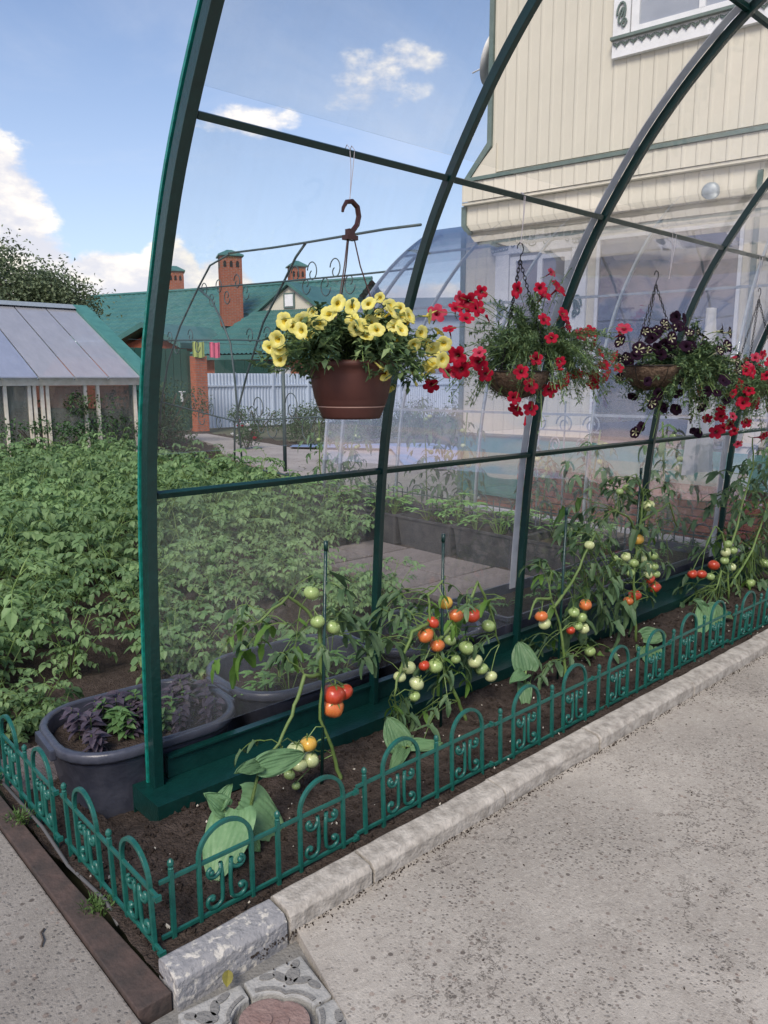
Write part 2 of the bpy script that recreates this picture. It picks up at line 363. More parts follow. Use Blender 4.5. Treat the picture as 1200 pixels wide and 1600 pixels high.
M_tomG = mat('tomato_green', (.22, .33, .10), (.34, .43, .17), .26, 9, 3, spec=.5, coat=.12)
M_tomL = mat('tomato_pale', (.42, .50, .22), (.55, .58, .30), .26, 9, 3, spec=.5, coat=.12)
M_cream = mat('cream_siding', (.625, .59, .49), (.58, .55, .455), .75, 1.2, 5, rnd_v=.02, spec=.4)
M_white = mat('white_paint', (.78, .79, .80), (.70, .71, .72), .5, 8, 5)
M_gtrim = mat('grey_green_trim', (.12, .175, .155), (.09, .135, .12), .5, 8, 5)
M_teal = mat('teal_paint', (.07, .22, .19), (.05, .17, .15), .5, 5, 5)
M_brick = mat('brick', (.42, .135, .075), (.31, .095, .055), .85, 9, 6, bump=.7, bs=60, rnd_v=.22, spec=.2)
M_brickd = mat('terrace_brick', (.33, .115, .075), (.24, .085, .06), .85, 9, 6, bump=.7, bs=60, rnd_v=.2, spec=.2)
M_mortar = mat('mortar', (.30, .27, .24), (.22, .20, .18), .95, 20, 6, bump=.5)
M_roof = mat('green_roof', (.055, .165, .15), (.042, .13, .12), .45, 1.5, 6, spec=.5)
M_poly = sheetmat('polycarbonate', tint=(.62, .68, .80), milk=.42, refl=1.6, milkc=(.60, .60, .62), flat=True)
M_polyb = sheetmat('polycarbonate_blue', tint=(.62, .70, .86), milk=.42, refl=1.8, milkc=(.52, .56, .66), flat=True)
M_polyw = sheetmat('greenhouse_film', tint=(.72, .76, .74), milk=.16, milkc=(.5, .5, .46))
M_wmetal = mat('pale_blue_metal', (.52, .60, .72), (.46, .53, .64), .5, 1, 4)
M_glassd = sheetmat('window_glass', tint=(.45, .5, .55), milk=.01, refl=4.5)
M_dark = mat('dim_interior', (.13, .135, .165), (.19, .17, .19), .8, 1.5, 3)
M_curtain = mat('window_blind', (.42, .45, .5), (.36, .39, .44), .7, 3, 3)
M_tarp = mat('blue_sheeting', (.22, .30, .46), (.16, .22, .36), .5, 3, 6, bump=1)
M_grass = leafmat('grass', (.06, .12, .03), (.10, .16, .045), 3)
M_tileg = mat('grey_tile', (.40, .395, .37), (.29, .29, .275), .85, 12, 8, bump=.5, bs=90, spec=.25)
M_tiler = mat('red_tile', (.20, .13, .115), (.30, .215, .19), .85, 14, 8, bump=.6, bs=90, spec=.25)
M_groove = mat('tile_groove', (.17, .168, .16), (.22, .215, .20), .9, 30, 6, bump=.6)
# ================================================================ ground
def nz(x, y, s, k=0): return noise.noise(V((x * s, y * s, k)))
def sheet(name, x0, x1, y0, y1, st, hf, m, stepf=None):
    nx = int(round((x1 - x0) / st)); ny = int(round((y1 - y0) / st)); b = MB()
    b.v = [(x0 + (x1 - x0) * i / nx, y0 + (y1 - y0) * j / ny, 0) for j in range(ny + 1) for i in range(nx + 1)]
    b.v = [(x, y, hf(x, y)) for x, y, _ in b.v]
    b.f = [(j * (nx + 1) + i, j * (nx + 1) + i + 1, (j + 1) * (nx + 1) + i + 1, (j + 1) * (nx + 1) + i) for j in range(ny) for i in range(nx)]
    b.m = [0] * len(b.f)
    return struct(b.obj(name, m, smooth=True))
M_earth = mat('dry_earth', (.10, .085, .06), (.07, .095, .04), .95, .4, 8)
g = MB(); g.add([(-700, -700, -.16), (700, -700, -.16), (700, 700, -.16), (-700, 700, -.16)], [(0, 1, 2, 3)])
struct(g.obj('ground', M_earth))
hb = MB()                                                     # low wooded hills all round the horizon
n = 160
for i in range(n):
    a0 = 2 * pi * i / n
    pass
hv = []
for j, (r, f) in enumerate(((260, 0), (300, .55), (340, .9), (420, 1.0), (560, 0))):
    for i in range(n):
        a0 = 2 * pi * i / n
        h = (9 + 7 * noise.noise(V((cos(a0) * 3, sin(a0) * 3, 2))) + 3.5 * noise.noise(V((cos(a0) * 16, sin(a0) * 16, 5)))) * f
        hv.append((cos(a0) * r, sin(a0) * r, h - .2))
hb.add(hv, [(j * n + i, j * n + (i + 1) % n, (j + 1) * n + (i + 1) % n, (j + 1) * n + i) for j in range(4) for i in range(n)])
struct(hb.obj('hills', mat('wooded_hills', (.05, .075, .06), (.07, .10, .07), .95, .05, 8), smooth=True))

def soil_h(x, y):
    base = .012 if y < 2.25 else (-.09 if y > 2.6 else .012 - (y - 2.25) / .35 * .10)
    if x < .95 and y > 2.2: base = max(base, -.03)
    return base + .014 * nz(x, y, 9) + .014 * abs(nz(x, y, 27, 3)) + .007 * nz(x, y, 70, 5)
sheet('bed_soil', .735, 6.9, 1.625, 3.3, .0175, soil_h, M_soil)
def gar_h(x, y):
    return -.10 + .03 * sin(y * 2 * pi / .62 + nz(x, y, .5) * 2) * min(1, max(0, (y - 3.3))) + .03 * nz(x, y, 4) + .02 * nz(x, y, 14, 3)
sheet('garden_soil', -7, 11.5, 3.3, 24, .07, gar_h, M_soil)
# clods and crumbs lying on the bed: one heap nobody could count
cb = MB()
for i in range(2600):
    x = .76 + (random.random() ** 1.5) * 5.2; y = rnd(1.65, 2.3) if random.random() < .85 else rnd(2.3, 3.2)
    if x > 1.0 and 2.3 < y < 2.5: continue
    r = rnd(.003, .011) * (1.6 if random.random() < .06 else 1)
    z = soil_h(x, y) + r * .3
    R = Euler((rnd(0, 6), rnd(0, 6), rnd(0, 6))).to_matrix(); c = V((x, y, z))
    ps = [V(p) * r * rnd(.7, 1.25) for p in ((1, 0, 0), (-1, 0, 0), (0, 1, 0), (0, -1, 0), (0, 0, 1), (0, 0, -1), (.6, .6, .5), (-.5, .6, -.6))]
    cb.add([R @ p + c for p in ps[:6]], [(0, 2, 4), (2, 1, 4), (1, 3, 4), (3, 0, 4), (2, 0, 5), (1, 2, 5), (3, 1, 5), (0, 3, 5)])
tag(cb.obj('soil_clods', M_clod), 'dark crumbs of soil strewn over the planting bed', 'soil', kind='stuff')
wb = MB()
for i in range(160):
    x = .76 + (random.random() ** 1.4) * 5; y = rnd(1.66, 2.28); r = rnd(.002, .0065)
    c = V((x, y, soil_h(x, y) + .006)); R = Euler((rnd(0, 6), rnd(0, 6), rnd(0, 6))).to_matrix()
    wb.add([R @ V(p) * r + c for p in ((1.3, 0, 0), (-1, .3, 0), (0, 1, .2), (0, -1, 0), (0, 0, .7), (0, 0, -.6))], [(0, 2, 4), (2, 1, 4), (1, 3, 4), (3, 0, 4), (2, 0, 5), (1, 2, 5), (3, 1, 5), (0, 3, 5)])
tag(wb.obj('pale_crumbs', mat('pale_crumb', (.5, .47, .4), rough=.9)), 'tiny pale chips of shell and stone on the dark bed', 'crumbs', kind='stuff')

# concrete yard in front of the kerb, with the gap for the decorative tiles
b = MB(); b.prism([(1.10, 1.56), (.99, 1.16), (.60, .95), (.60, -6), (9, -6), (9, 1.56)], -.14, 0.0)
struct(b.obj('concrete_yard', M_yard, fix=True))
b = MB(); b.bx((6.97, 1.56, -.14), (9.6, 8.6, -.004)); struct(b.obj('house_path', M_yard))
b = MB(); b.prism([(-6, -6), (.585, -6), (.585, .95), (.645, 1.55), (.645, 3.1), (-6, 3.1)], -.14, .0)
struct(b.obj('side_path', M_path, fix=True, bevel=.006))
b = MB(); b.prism([(.585, .95), (.62, .9), (1.12, 1.20), (1.14, 1.57), (.645, 1.57), (.645, 1.5)], -.14, -.035)
struct(b.obj('tile_bedding', M_groove))
# brown flat edging along the side path
b = MB(); b.prism([(.648, 1.575), (.735, 1.575), (.712, 2.2), (.705, 3.15), (.648, 3.15)], -.12, .012)
tag(b.obj('path_edging', M_strip, fix=True, bevel=.003), 'flat brown edging strip between side path and garden bed', 'edging')
b = MB(); b.tube([(.74, 2.9, .015), (.745, 2.5, .02), (.735, 2.25, .012), (.75, 2.0, .02), (.742, 1.9, .005)], .006)
tag(b.obj('buried_pipe', mat('grey_pipe', (.09, .09, .09), rough=.6), smooth=True), 'thin grey pipe half buried along the brown edging', 'pipe')
b = MB(); b.box((0, 0, 0), (.34, .30, .035))
for k in range(15): b.box((-.155 + k * .022, 0, .019), (.009, .29, .005))
tag(b.obj('ribbed_slab', M_slab, loc=(.93, 3.02, -.03), rot=(0.03, -.04, .1)), 'ribbed grey slab behind the far end of the left edging fence', 'slab')

# grit and dry soil gathered on the yard along the kerb
random.seed(77); cb = MB()
for i in range(1500):
    x = .95 + random.random() ** 1.3 * 6; y = 1.557 - abs(random.gauss(0, .012)) if random.random() < .8 else 1.55 - random.random() ** 2 * 1.2
    r = rnd(.0012, .0042); c = V((x, y, r * .4)); R = Euler((rnd(0, 6), rnd(0, 6), rnd(0, 6))).to_matrix()
    cb.add([R @ V(p) * r + c for p in ((1.2, 0, 0), (-1, .2, 0), (0, 1, .2), (0, -1, 0), (0, 0, .7), (0, 0, -.6))], [(0, 2, 4), (2, 1, 4), (1, 3, 4), (3, 0, 4), (2, 0, 5), (1, 2, 5), (3, 1, 5), (0, 3, 5)])
tag(cb.obj('yard_grit', M_clod), 'fine grit and dry soil gathered on the concrete along the kerb', 'grit', kind='stuff')
# kerb stones
kerb = struct(put('kerb', None))
cuts = [.735, 1.075, 1.385, 2.02, 2.63, 3.45, 4.35, 5.25, 6.2, 6.95]
for i in range(len(cuts) - 1):
    a, c = cuts[i] + .005, cuts[i + 1] - .005; b = MB(); L = c - a; k = max(6, int(L / .05)); dz = rnd(-.004, .004); dy = rnd(-.006, .006)
    prof = [(-.05, -.12), (-.05, .044), (-.034, .060), (.035, .066), (.05, .054), (.05, -.12)]
    vs = []
    for s_ in range(k + 1):
        x = a + L * s_ / k
        for q, (yy, zz) in enumerate(prof):
            w = .0025 * nz(x, yy, 11, i) if q in (1, 2, 3, 4) else 0
            w2 = .006 * max(0, nz(x, yy, 23, i + 9)) if q in (1, 2) else 0
            vs.append((x, 1.61 + dy + yy + w + w2, zz + dz + w - w2))
    fs = [(s_ * 6 + q, s_ * 6 + (q + 1) % 6, (s_ + 1) * 6 + (q + 1) % 6, (s_ + 1) * 6 + q) for s_ in range(k) for q in range(6)]
    b.add(vs, fs + [(5, 4, 3, 2, 1, 0), tuple(k * 6 + q for q in range(6))])
    o = b.obj('kerb_stone', M_kerbp if i == 0 else M_kerb, kerb, fix=True, bevel=.004)
    if i == 0: o['label'] = 'kerb stone with worn grey paint'

# decorative tiles: four grey corner pieces round a quatrefoil red one, relief carved in each
def tile_piece(name, poly, m, z0, z1, parent, bev=.006):
    b = MB(); b.prism(poly, z0, z1); return b.obj(name, m, parent, fix=True, bevel=bev)
CT = V((.865, 1.335)); A0 = radians(-8)
def rot2(p, a): return (p[0] * cos(a) - p[1] * sin(a), p[0] * sin(a) + p[1] * cos(a))
pav = struct(put('tile_paving', None, None, (CT.x, CT.y, 0), (0, 0, A0)))
def quatre(r, s=1.0, n=48):
    out = []
    for i in range(n):
        a = 2 * pi * i / n; rr = r * (1 + .16 * abs(cos(2 * a)) ** .6 * s - .06)
        out.append((rr * cos(a), rr * sin(a)))
    return out
tile_piece('red_tile', quatre(.086), M_tiler, -.05, -.004, pav)
b = MB()
for k in range(4):
    a = k * pi / 2; q = [rot2((.028 + .018 * cos(t), .015 * sin(t)), a) for t in [2 * pi * j / 12 for j in range(12)]]
    b.prism(q, -.006, .0)
b.obj('red_relief', M_tiler, pav, fix=True, bevel=.002)
for k in range(4):
    if k == 3: pass
    a = k * pi / 2
    # quarter of a square, with a bite where the red piece sits
    arc = [(x, y) for x, y in quatre(.104) if x >= -1e-6 and y >= -1e-6 and x > .004 and y > .004]
    arc.sort(key=lambda p: atan2(p[1], p[0]))
    poly = [(.165, .004), (.165, .165), (.004, .165)] + arc[::-1]
    poly = [(arc[0][0], .004), (.168, .004), (.168, .168), (.004, .168), (.004, arc[-1][1])] + arc[::-1]
    t = tile_piece('grey_tile', [rot2(p, a) for p in poly], M_tileg, -.05, -.006, pav)
    b = MB()
    for (cx, cy, rx, ry, th) in ((.115, .115, .018, .030, -45), (.088, .130, .011, .024, 20), (.130, .088, .011, .024, -110), (.140, .145, .010, .016, -45), (.060, .148, .010, .02, 70), (.148, .060, .010, .02, 20)):
        q = []
        for j in range(14):
            tt = 2 * pi * j / 14; x, y = rot2((rx * cos(tt), ry * sin(tt)), radians(th)); q.append(rot2((cx + x, cy + y), a))
        b.prism(q, -.008, -.0025)
    rim = [(x * 1.05, y * 1.05) for x, y in arc]; rim2 = [(x * 1.14, y * 1.14) for x, y in arc]
    b.prism([rot2(p, a) for p in rim + rim2[::-1]], -.008, -.002)
    b.obj('scroll_relief', M_groove, t, fix=True)
# fallen leaf, twig
def leaf_flat(b, L, W, fold=.25, n=5, curl=.3, O=V((0, 0, 0)), R=None, wf=None):
    """one leaf blade along +Y, midrib folded; appended to b"""
    wf = wf or (lambda t: sin(pi * min(1, t ** .8)) ** .8)
    vs = []
    for i in range(n + 1):
        t = i / n; y = L * t; z = -curl * L * t * t; w = W / 2 * max(.02, wf(t))
        vs += [V((-w, y, z + fold * w)), V((0, y, z)), V((w, y, z + fold * w))]
    if R is not None: vs = [R @ p for p in vs]
    vs = [p + O for p in vs]
    b.add(vs, [(i * 3 + j, i * 3 + j + 1, (i + 1) * 3 + j + 1, (i + 1) * 3 + j) for i in range(n) for j in (0, 1)])
b = MB(); leaf_flat(b, .055, .028, .7, 6, .1)
tag(b.obj('fallen_leaf', mat('dry_leaf', (.30, .27, .05), (.18, .16, .05), .6, 30, 3), loc=(.845, 1.50, .008), rot=(.15, .1, -.6)), 'small yellowed leaf curled on the corner paving tile', 'leaf')
b = MB(); b.tube([(0, 0, 0), (.012, .02, .004), (.016, .05, .003), (.03, .065, .001)], .0028, 5)
tag(b.obj('dry_twig', M_bark, loc=(.555, 1.96, .004)), 'short dark twig lying on the grey side path', 'twig')
def grass_tuft(b, c, n, h, r, w=.004):
    for i in range(n):
        a = rnd(0, 2 * pi); p = V(c) + V((cos(a), sin(a), 0)) * rnd(0, r); d = V((cos(a) * rnd(.1, .8), sin(a) * rnd(.1, .8), 1)).normalized(); hh = h * rnd(.4, 1)
        s_ = V((-sin(a), cos(a), 0)) * w / 2; p1 = p + d * hh * .6; p2 = p + d * hh + V((cos(a), sin(a), -.3)) * hh * .2
        b.add([p - s_, p + s_, p1 + s_ * .8, p1 - s_ * .8, p2], [(0, 1, 2, 3), (3, 2, 4)])
for (x, y, n_, h, lab) in ((.725, 2.0, 70, .045, 'small weed tuft between brown edging and corner of fence'), (.71, 2.62, 60, .05, 'low weeds at the far end of the brown edging'), (.70, 2.95, 50, .05, 'dry weeds at the left edge beside the edging')):
    b = MB(); grass_tuft(b, (0, 0, 0), n_, h, .045, .004)
    for i in range(60):
        a = rnd(0, 6.28); r = rnd(0, .05); leaf_flat(b, .014, .007, .2, 2, .2, V((cos(a) * r, sin(a) * r, rnd(.005, .03))), Euler((rnd(-.5, .9), 0, rnd(0, 6.28))).to_matrix())
    tag(b.obj('weed', M_grass, loc=(x, y, .005)), lab, 'weed')

# ================================================================ edging fence
def arc_pts(cx, cz, r, a0, a1, n): return [(cx + r * cos(radians(a0 + (a1 - a0) * i / n)), 0, cz + r * sin(radians(a0 + (a1 - a0) * i / n))) for i in range(n + 1)]
def spiral(cx, cz, r0, r1, a0, a1, n=14): return [(cx + (r0 + (r1 - r0) * i / n) * cos(radians(a0 + (a1 - a0) * i / n)), 0, cz + (r0 + (r1 - r0) * i / n) * sin(radians(a0 + (a1 - a0) * i / n))) for i in range(n + 1)]
def fence_meshes():
    d = {}
    b = MB(); b.box((.342, 0, 0), (.675, .009, .012)); d['rail'] = b.mesh('rail', M_fence, fix=True, bevel=.002)
    b = MB(); b.sweep([(-.084, 0, -.035), (-.084, 0, .200)] + arc_pts(0, .205, .084, 176, 4, 18) + [(.084, 0, .200), (.084, 0, -.035)], (0, 1, 0), .0125, .0115)
    d['arch'] = b.mesh('arch', M_fence, fix=True, bevel=.0018)
    b = MB(); b.sweep([(0, 0, -.03), (0, 0, .215)], (0, 1, 0), .011, .013); b.lathe([(.004, .213), (.0085, .219), (.006, .224), (.0095, .232), (.0085, .241), (.003, .247), (.0002, .248)], 10)
    d['post'] = b.mesh('post', M_fence, fix=True, bevel=.0012)
    b = MB()
    for s_ in (-1, 1):
        pts = [(x, 0, z) for x, _, z in spiral(.044, .155, .007, .031, 430, 150, 16)] + [(.0135, 0, .13), (.013, 0, .085)] + [(x, 0, z) for x, _, z in spiral(.044, .066, .031, .007, 200, 480, 16)]
        b.tube([(s_ * x, 0, z) for x, _, z in pts], .0064, 6); b.ball((s_ * .046, 0, .150), .0095, 8); b.ball((s_ * .046, 0, .071), .0095, 8)
    d['scroll'] = b.mesh('scroll', M_fence, smooth=True)
    b = MB(); b.box((0, 0, 0), (.022, .016, .008)); b.box((.006, 0, .006), (.008, .018, .01)); d['clip'] = b.mesh('clip', M_fence)
    return d
FM = fence_meshes()
def fence_panel(loc, rz, label, group='green plastic edging fence panels'):
    t = thing('edging_fence_panel', loc, label, 'garden fence', group, rz)
    put('bottom_rail', FM['rail'], t, (0, 0, .030)); put('top_rail', FM['rail'], t, (0, 0, .192))
    for x in (.205, .545):
        put('arch', FM['arch'], t, (x, 0, 0), (0, 0, 0)); put('scroll', FM['scroll'], t, (x, 0, 0))
    for x in (.04, .38): put('post', FM['post'], t, (x, 0, 0))
    put('clip', FM['clip'], t, (.676, -.004, .192)); put('clip', FM['clip'], t, (.676, -.004, .030))
    return t
FL = ['green edging fence panel at the front corner beside the grey painted kerb stone', 'green edging fence panel second from the corner, in front of the first tomato plant',
      'green edging fence panel in front of the two flat hosta leaves', 'green edging fence panel in front of the big tomato cluster', 'green edging fence panel in front of the upright hosta leaf',
      'green edging fence panel sixth from the corner along the kerb', 'green edging fence panel in front of the tall tomato plant', 'green edging fence panel before the drooping hosta clump']
for i in range(8):
    fence_panel((.79 + i * .69, 1.744 + .004 * sin(i * 2.1), rnd(-.004, .006)), rnd(-.006, .006), FL[i]).rotation_euler.x = rnd(-.05, .05)
for i, lab in enumerate(('green edging fence panel on the left side meeting the corner', 'farther green edging fence panel on the left side beside the black tub', 'last green edging fence panel cut by the left edge of view')):
    t = fence_panel((.770 - .010 * i, 2.362 + .69 * i, .002), -pi / 2, lab, 'green plastic edging fence panels'); t.rotation_euler.x = rnd(-.03, .03)

# ================================================================ canopy
PROF = [(2.44, .055), (2.415, .6), (2.38, 1.10), (2.315, 1.5), (2.22, 1.79), (2.125, 2.02), (2.02, 2.21), (1.90, 2.39), (1.80, 2.525), (1.68, 2.66), (1.56, 2.775), (1.43, 2.88),
        (1.2, 3.02), (.95, 3.12), (.65, 3.2), (.3, 3.245), (-.05, 3.255)]
def densify(P, k=3):
    out = []
    for i in range(len(P) - 1):
        p0 = P[max(0, i - 1)]; p1 = P[i]; p2 = P[i + 1]; p3 = P[min(len(P) - 1, i + 2)]
        for j in range(k):
            t = j / k
            out.append(tuple(.5 * ((2 * p1[a]) + (-p0[a] + p2[a]) * t + (2 * p0[a] - 5 * p1[a] + 4 * p2[a] - p3[a]) * t * t + (-p0[a] + 3 * p1[a] - 3 * p2[a] + p3[a]) * t ** 3) for a in (0, 1)))
    return out + [P[-1]]
FULL = densify(PROF, 3)
far_side = [(-.1 - y, z) for y, z in FULL[::-1]][1:]
can = thing('arched_canopy', (1.15, 2.44, 0), 'dark green steel canopy frame with arched ribs and clear sheets over the yard', 'canopy')
CX = V((-1.15, -2.44, 0))                                       # world -> canopy local
RIBX = [1.125, 2.17, 3.2, 4.42, 5.6, 6.7]
for i, x in enumerate(RIBX):
    w = .038 if i == 0 else .025
    b = MB(); b.sweep([V((x, y, z)) + CX for y, z in FULL + far_side], (1, 0, 0), w if i else .036, w + (0.004 if i == 0 else .01))
    b.obj('rib', M_frame, can, fix=True, bevel=.002)
def off(P, d):
    out = []
    for i, p in enumerate(P):
        a = P[max(0, i - 1)]; c = P[min(len(P) - 1, i + 1)]; t = V((c[0] - a[0], c[1] - a[1])).normalized()
        out.append((p[0] + t.y * d, p[1] - t.x * d))
    return out
OUT = off(FULL, .026)
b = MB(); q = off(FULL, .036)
b.sweep([V((1.113, y, z)) + CX for y, z in q], (1, 0, 0), .018, .012); b.obj('skylit_edge', M_frame_skylit, can, fix=True)  # added strip, coloured as the first rib's outer face lit by the sky
def at_prof(i): return V((0, PROF[i][0], PROF[i][1]))
for k, (yy, zz) in enumerate(((2.378, 1.115), (2.018, 2.213), (1.43, 2.885), (.3, 3.245), (-1.53, 2.885), (-2.118, 2.213), (-2.478, 1.115))):
    for i in range(len(RIBX) - 1):
        a, c = RIBX[i] + (.026 if i == 0 else .014), RIBX[i + 1] - .014
        b = MB(); b.sweep([V((a, yy, zz)) + CX, V((c, yy, zz)) + CX], (0, 1, 0) if zz > 2.8 else (0, .9, .43), .02, .021); b.obj('purlin', M_frame, can, fix=True, bevel=.0015)
# base channel: flange in front, low upstand behind
b = MB(); b.bx((1.06, 2.30, .0), (6.85, 2.305, .05)); b.bx((1.06, 2.30, .05), (6.85, 2.50, .055)); b.bx((1.06, 2.494, -.06), (6.85, 2.50, .049))
b.bx((1.06, 2.306, -.03), (1.065, 2.493, .049))
for o_ in [b.obj('base_channel', M_frame, can)]: o_.location = CX
b = MB(); b.bx((1.176, 2.452, .056), (6.8, 2.470, .135)); b.bx((1.176, 2.440, .1355), (6.8, 2.474, .143)); b.obj('base_upstand', M_frame, can).location = CX
# clear sheets bay by bay, lower, middle, upper
def prof_part(z0, z1, P=OUT): return [p for p in P if z0 - .001 <= p[1] <= z1]
def sheet_obj(x0, x1, P, m, name='clear_sheet'):
    th = .004; Q = off(P, th); n_ = len(P); vs = [V((x, y, z)) + CX for x in (x0, x1) for y, z in P + Q[::-1]]; k = 2 * n_
    fs = [(i, (i + 1) % k, k + (i + 1) % k, k + i) for i in range(k)]
    fs += [(i, k - 1 - i, k - 2 - i, i + 1) for i in range(n_ - 1)] + [(k + i, k + i + 1, k + k - 2 - i, k + k - 1 - i) for i in range(n_ - 1)]
    b = MB(); b.add(vs, fs); return b.obj(name, m, can, smooth=False, fix=True)
for i in range(5):
    x0, x1 = RIBX[i] + (.004 if i else -.0), RIBX[i + 1] - .001
    if i == 4: continue
    sheet_obj(x0, x1, prof_part(.10, 1.12), M_sheetlow); sheet_obj(x0, x1, prof_part(1.12, 2.25), M_sheet)
    sheet_obj(x0, x1, prof_part(2.25, 3.3), M_sheet)
# grey cover strips along the seams of the third and fifth ribs
for x, z0, z1 in ((3.163, .2, 3.3), (5.545, .1, 2.0)):
    P = prof_part(z0, z1, off(FULL, .021)); b = MB(); b.sweep([V((x, y, z)) + CX for y, z in P], (1, 0, 0), .048 if x < 4 else .07, .003); b.obj('seam_strip', M_foil, can)
# ================================================================ tubs and boxes
def rrect(w, d, r, n=6):
    out = []
    for cx, cy, a in ((w / 2 - r, d / 2 - r, 0), (-w / 2 + r, d / 2 - r, 90), (-w / 2 + r, -d / 2 + r, 180), (w / 2 - r, -d / 2 + r, 270)):
        out += [(cx + r * cos(radians(a + 90 * i / n)), cy + r * sin(radians(a + 90 * i / n))) for i in range(n + 1)]
    return out
def loft(b, rings, close=True):
    n_ = len(rings[0]); b.add([p for r in rings for p in r], [(i * n_ + j, i * n_ + (j + 1) % n_, (i + 1) * n_ + (j + 1) % n_, (i + 1) * n_ + j) for i in range(len(rings) - 1) for j in range(n_)])
def tub(loc, w, d, h, label, rz=0, soilz=.8, group='black oval tubs behind the canopy'):
    t = thing('oval_tub', loc, label, 'tub', group, rz)
    R = lambda s_, z, e=0: [(x, y, z) for x, y in rrect(w * s_ + e, d * s_ + e, min(w, d) * s_ * .36 + e / 2)]
    b = MB(); b_r = [R(.82, 0), R(.86, h * .3), R(.93, h * .78), R(.945, h * .80), R(.95, h * .90)]
    loft(b, b_r); bt = R(.82, 0.0); b.add(bt, [tuple(range(len(bt)))[::-1]])
    loft(b, [R(.92, h * .985), R(.90, h * .8), R(.84, h * .3), R(.80, .01)]); b.add(R(.80, .012), [tuple(range(len(bt)))])
    b.obj('tub_body', M_tub, t, smooth=True)
    b = MB(); loft(b, [R(.95, h * .88), R(.97, h * .86, .01), R(.98, h * .90, .015), R(.98, h * .97, .015), R(.97, h * 1.0, .008), R(.93, h * 1.0), R(.915, h * .97)])
    b.obj('rim', M_tub, t, smooth=True)
    for s_ in (-1, 1):
        b = MB(); b.box((s_ * (w * .49 + .012), 0, h * .9), (.024, d * .36, h * .14)); b.obj('handle', M_tub, t, fix=True, bevel=.006)
    b = MB(); rr = R(.885, h * soilz); c = MB()
    k = 9
    vs = []; fs = []
    for q in range(k + 1):
        f = q / k
        vs += [(x * f, y * f, h * soilz + .012 * noise.noise(V((x * f * 14, y * f * 14, loc[0]))) + (.01 * (1 - f))) for x, y, _ in rr]
    n_ = len(rr); fs = [(q * n_ + j, q * n_ + (j + 1) % n_, (q + 1) * n_ + (j + 1) % n_, (q + 1) * n_ + j) for q in range(k) for j in range(n_)]
    b.add(vs, fs); b.obj('potting_soil', M_soil, t, smooth=True)
    return t
TH = .30
tub((1.215, 2.755, -.10), .70, .56, TH, 'black tub with purple basil at the open end of the canopy', radians(-4), .78)
tub((2.0, 2.80, -.10), .78, .58, TH, 'black tub with watermelon seedlings behind the first clear sheet', radians(-3), .62)
tub((2.76, 2.78, -.10), .72, .56, TH, 'black tub behind the clear sheet where the red and orange tomatoes hang', 0, .62)
def box_planter(loc, w, d, h, label, rz=0, group='rectangular dusty planters in the back row', m=None):
    t = thing('planter_box', loc, label, 'planter', group, rz); m = m or M_box
    b = MB(); a = .93
    def Rr(s_, z, e=0): return [(x, y, z) for x, y in rrect(w * s_ + e, d * s_ + e, .02, 2)]
    loft(b, [Rr(.90, 0), Rr(.985, h * .93), Rr(1.0, h * .93, .012), Rr(1.0, h, .012), Rr(.96, h), Rr(.955, h * .93), Rr(.87, .02)]); q = Rr(.9, 0); b.add(q, [tuple(range(len(q)))[::-1]])
    b.obj('box_body', m, t, fix=True)
    b = MB(); q = Rr(.93, h * .8); n_ = len(q); b.add([(x * f, y * f, z + .012 * noise.noise(V((x * f * 12, y * f * 12, loc[1])))) for f in (0, .33, .66, 1) for x, y, z in q], [(i * n_ + j, i * n_ + (j + 1) % n_, (i + 1) * n_ + (j + 1) % n_, (i + 1) * n_ + j) for i in range(3) for j in range(n_)])
    b.obj('potting_soil', M_soil, t)
    return t
BYS = []
for i, lab in enumerate(('nearest dusty planter box of the back row, right of the third rib', 'second dusty planter box of the back row with vine seedlings', 'third dusty planter box of the back row beside the paving slabs', 'fourth dusty planter box of the back row, beside the potato bed', 'fifth dusty planter box of the back row, half hidden by potatoes', 'farthest dusty planter box at the end of the back row')):
    y = 3.46 + i * .72; box_planter((5.22 - (y - 3.4) * .0, y, -.09), .50, .70, .30, lab, rnd(-.01, .01)); BYS.append(y)
for i, lab in enumerate(('long black planter behind the clear sheet between second and third tomato plants', 'long black planter behind the tall tomato plant', 'last long black planter behind the red tomato trio')):
    box_planter((3.66 + i * .86, 2.76, -.10), .84, .46, .30, lab, 0, 'long black planters along the canopy foot', M_tub)
# paving slabs
pv = struct(put('slab_paving', None))
sb = {}
for i in range(2):
    for j in range(5):
        b = MB(); b.box((0, 0, 0), (.485, .485, .05)); 
        b.obj('slab', M_slab, pv, fix=True, bevel=.008, loc=(4.15 + i * .5 + (.02 if j % 2 else 0), 3.25 + j * .5, -.085 + rnd(-.004, .004)), rot=(rnd(-.01, .01), rnd(-.01, .01), rnd(-.02, .02)))

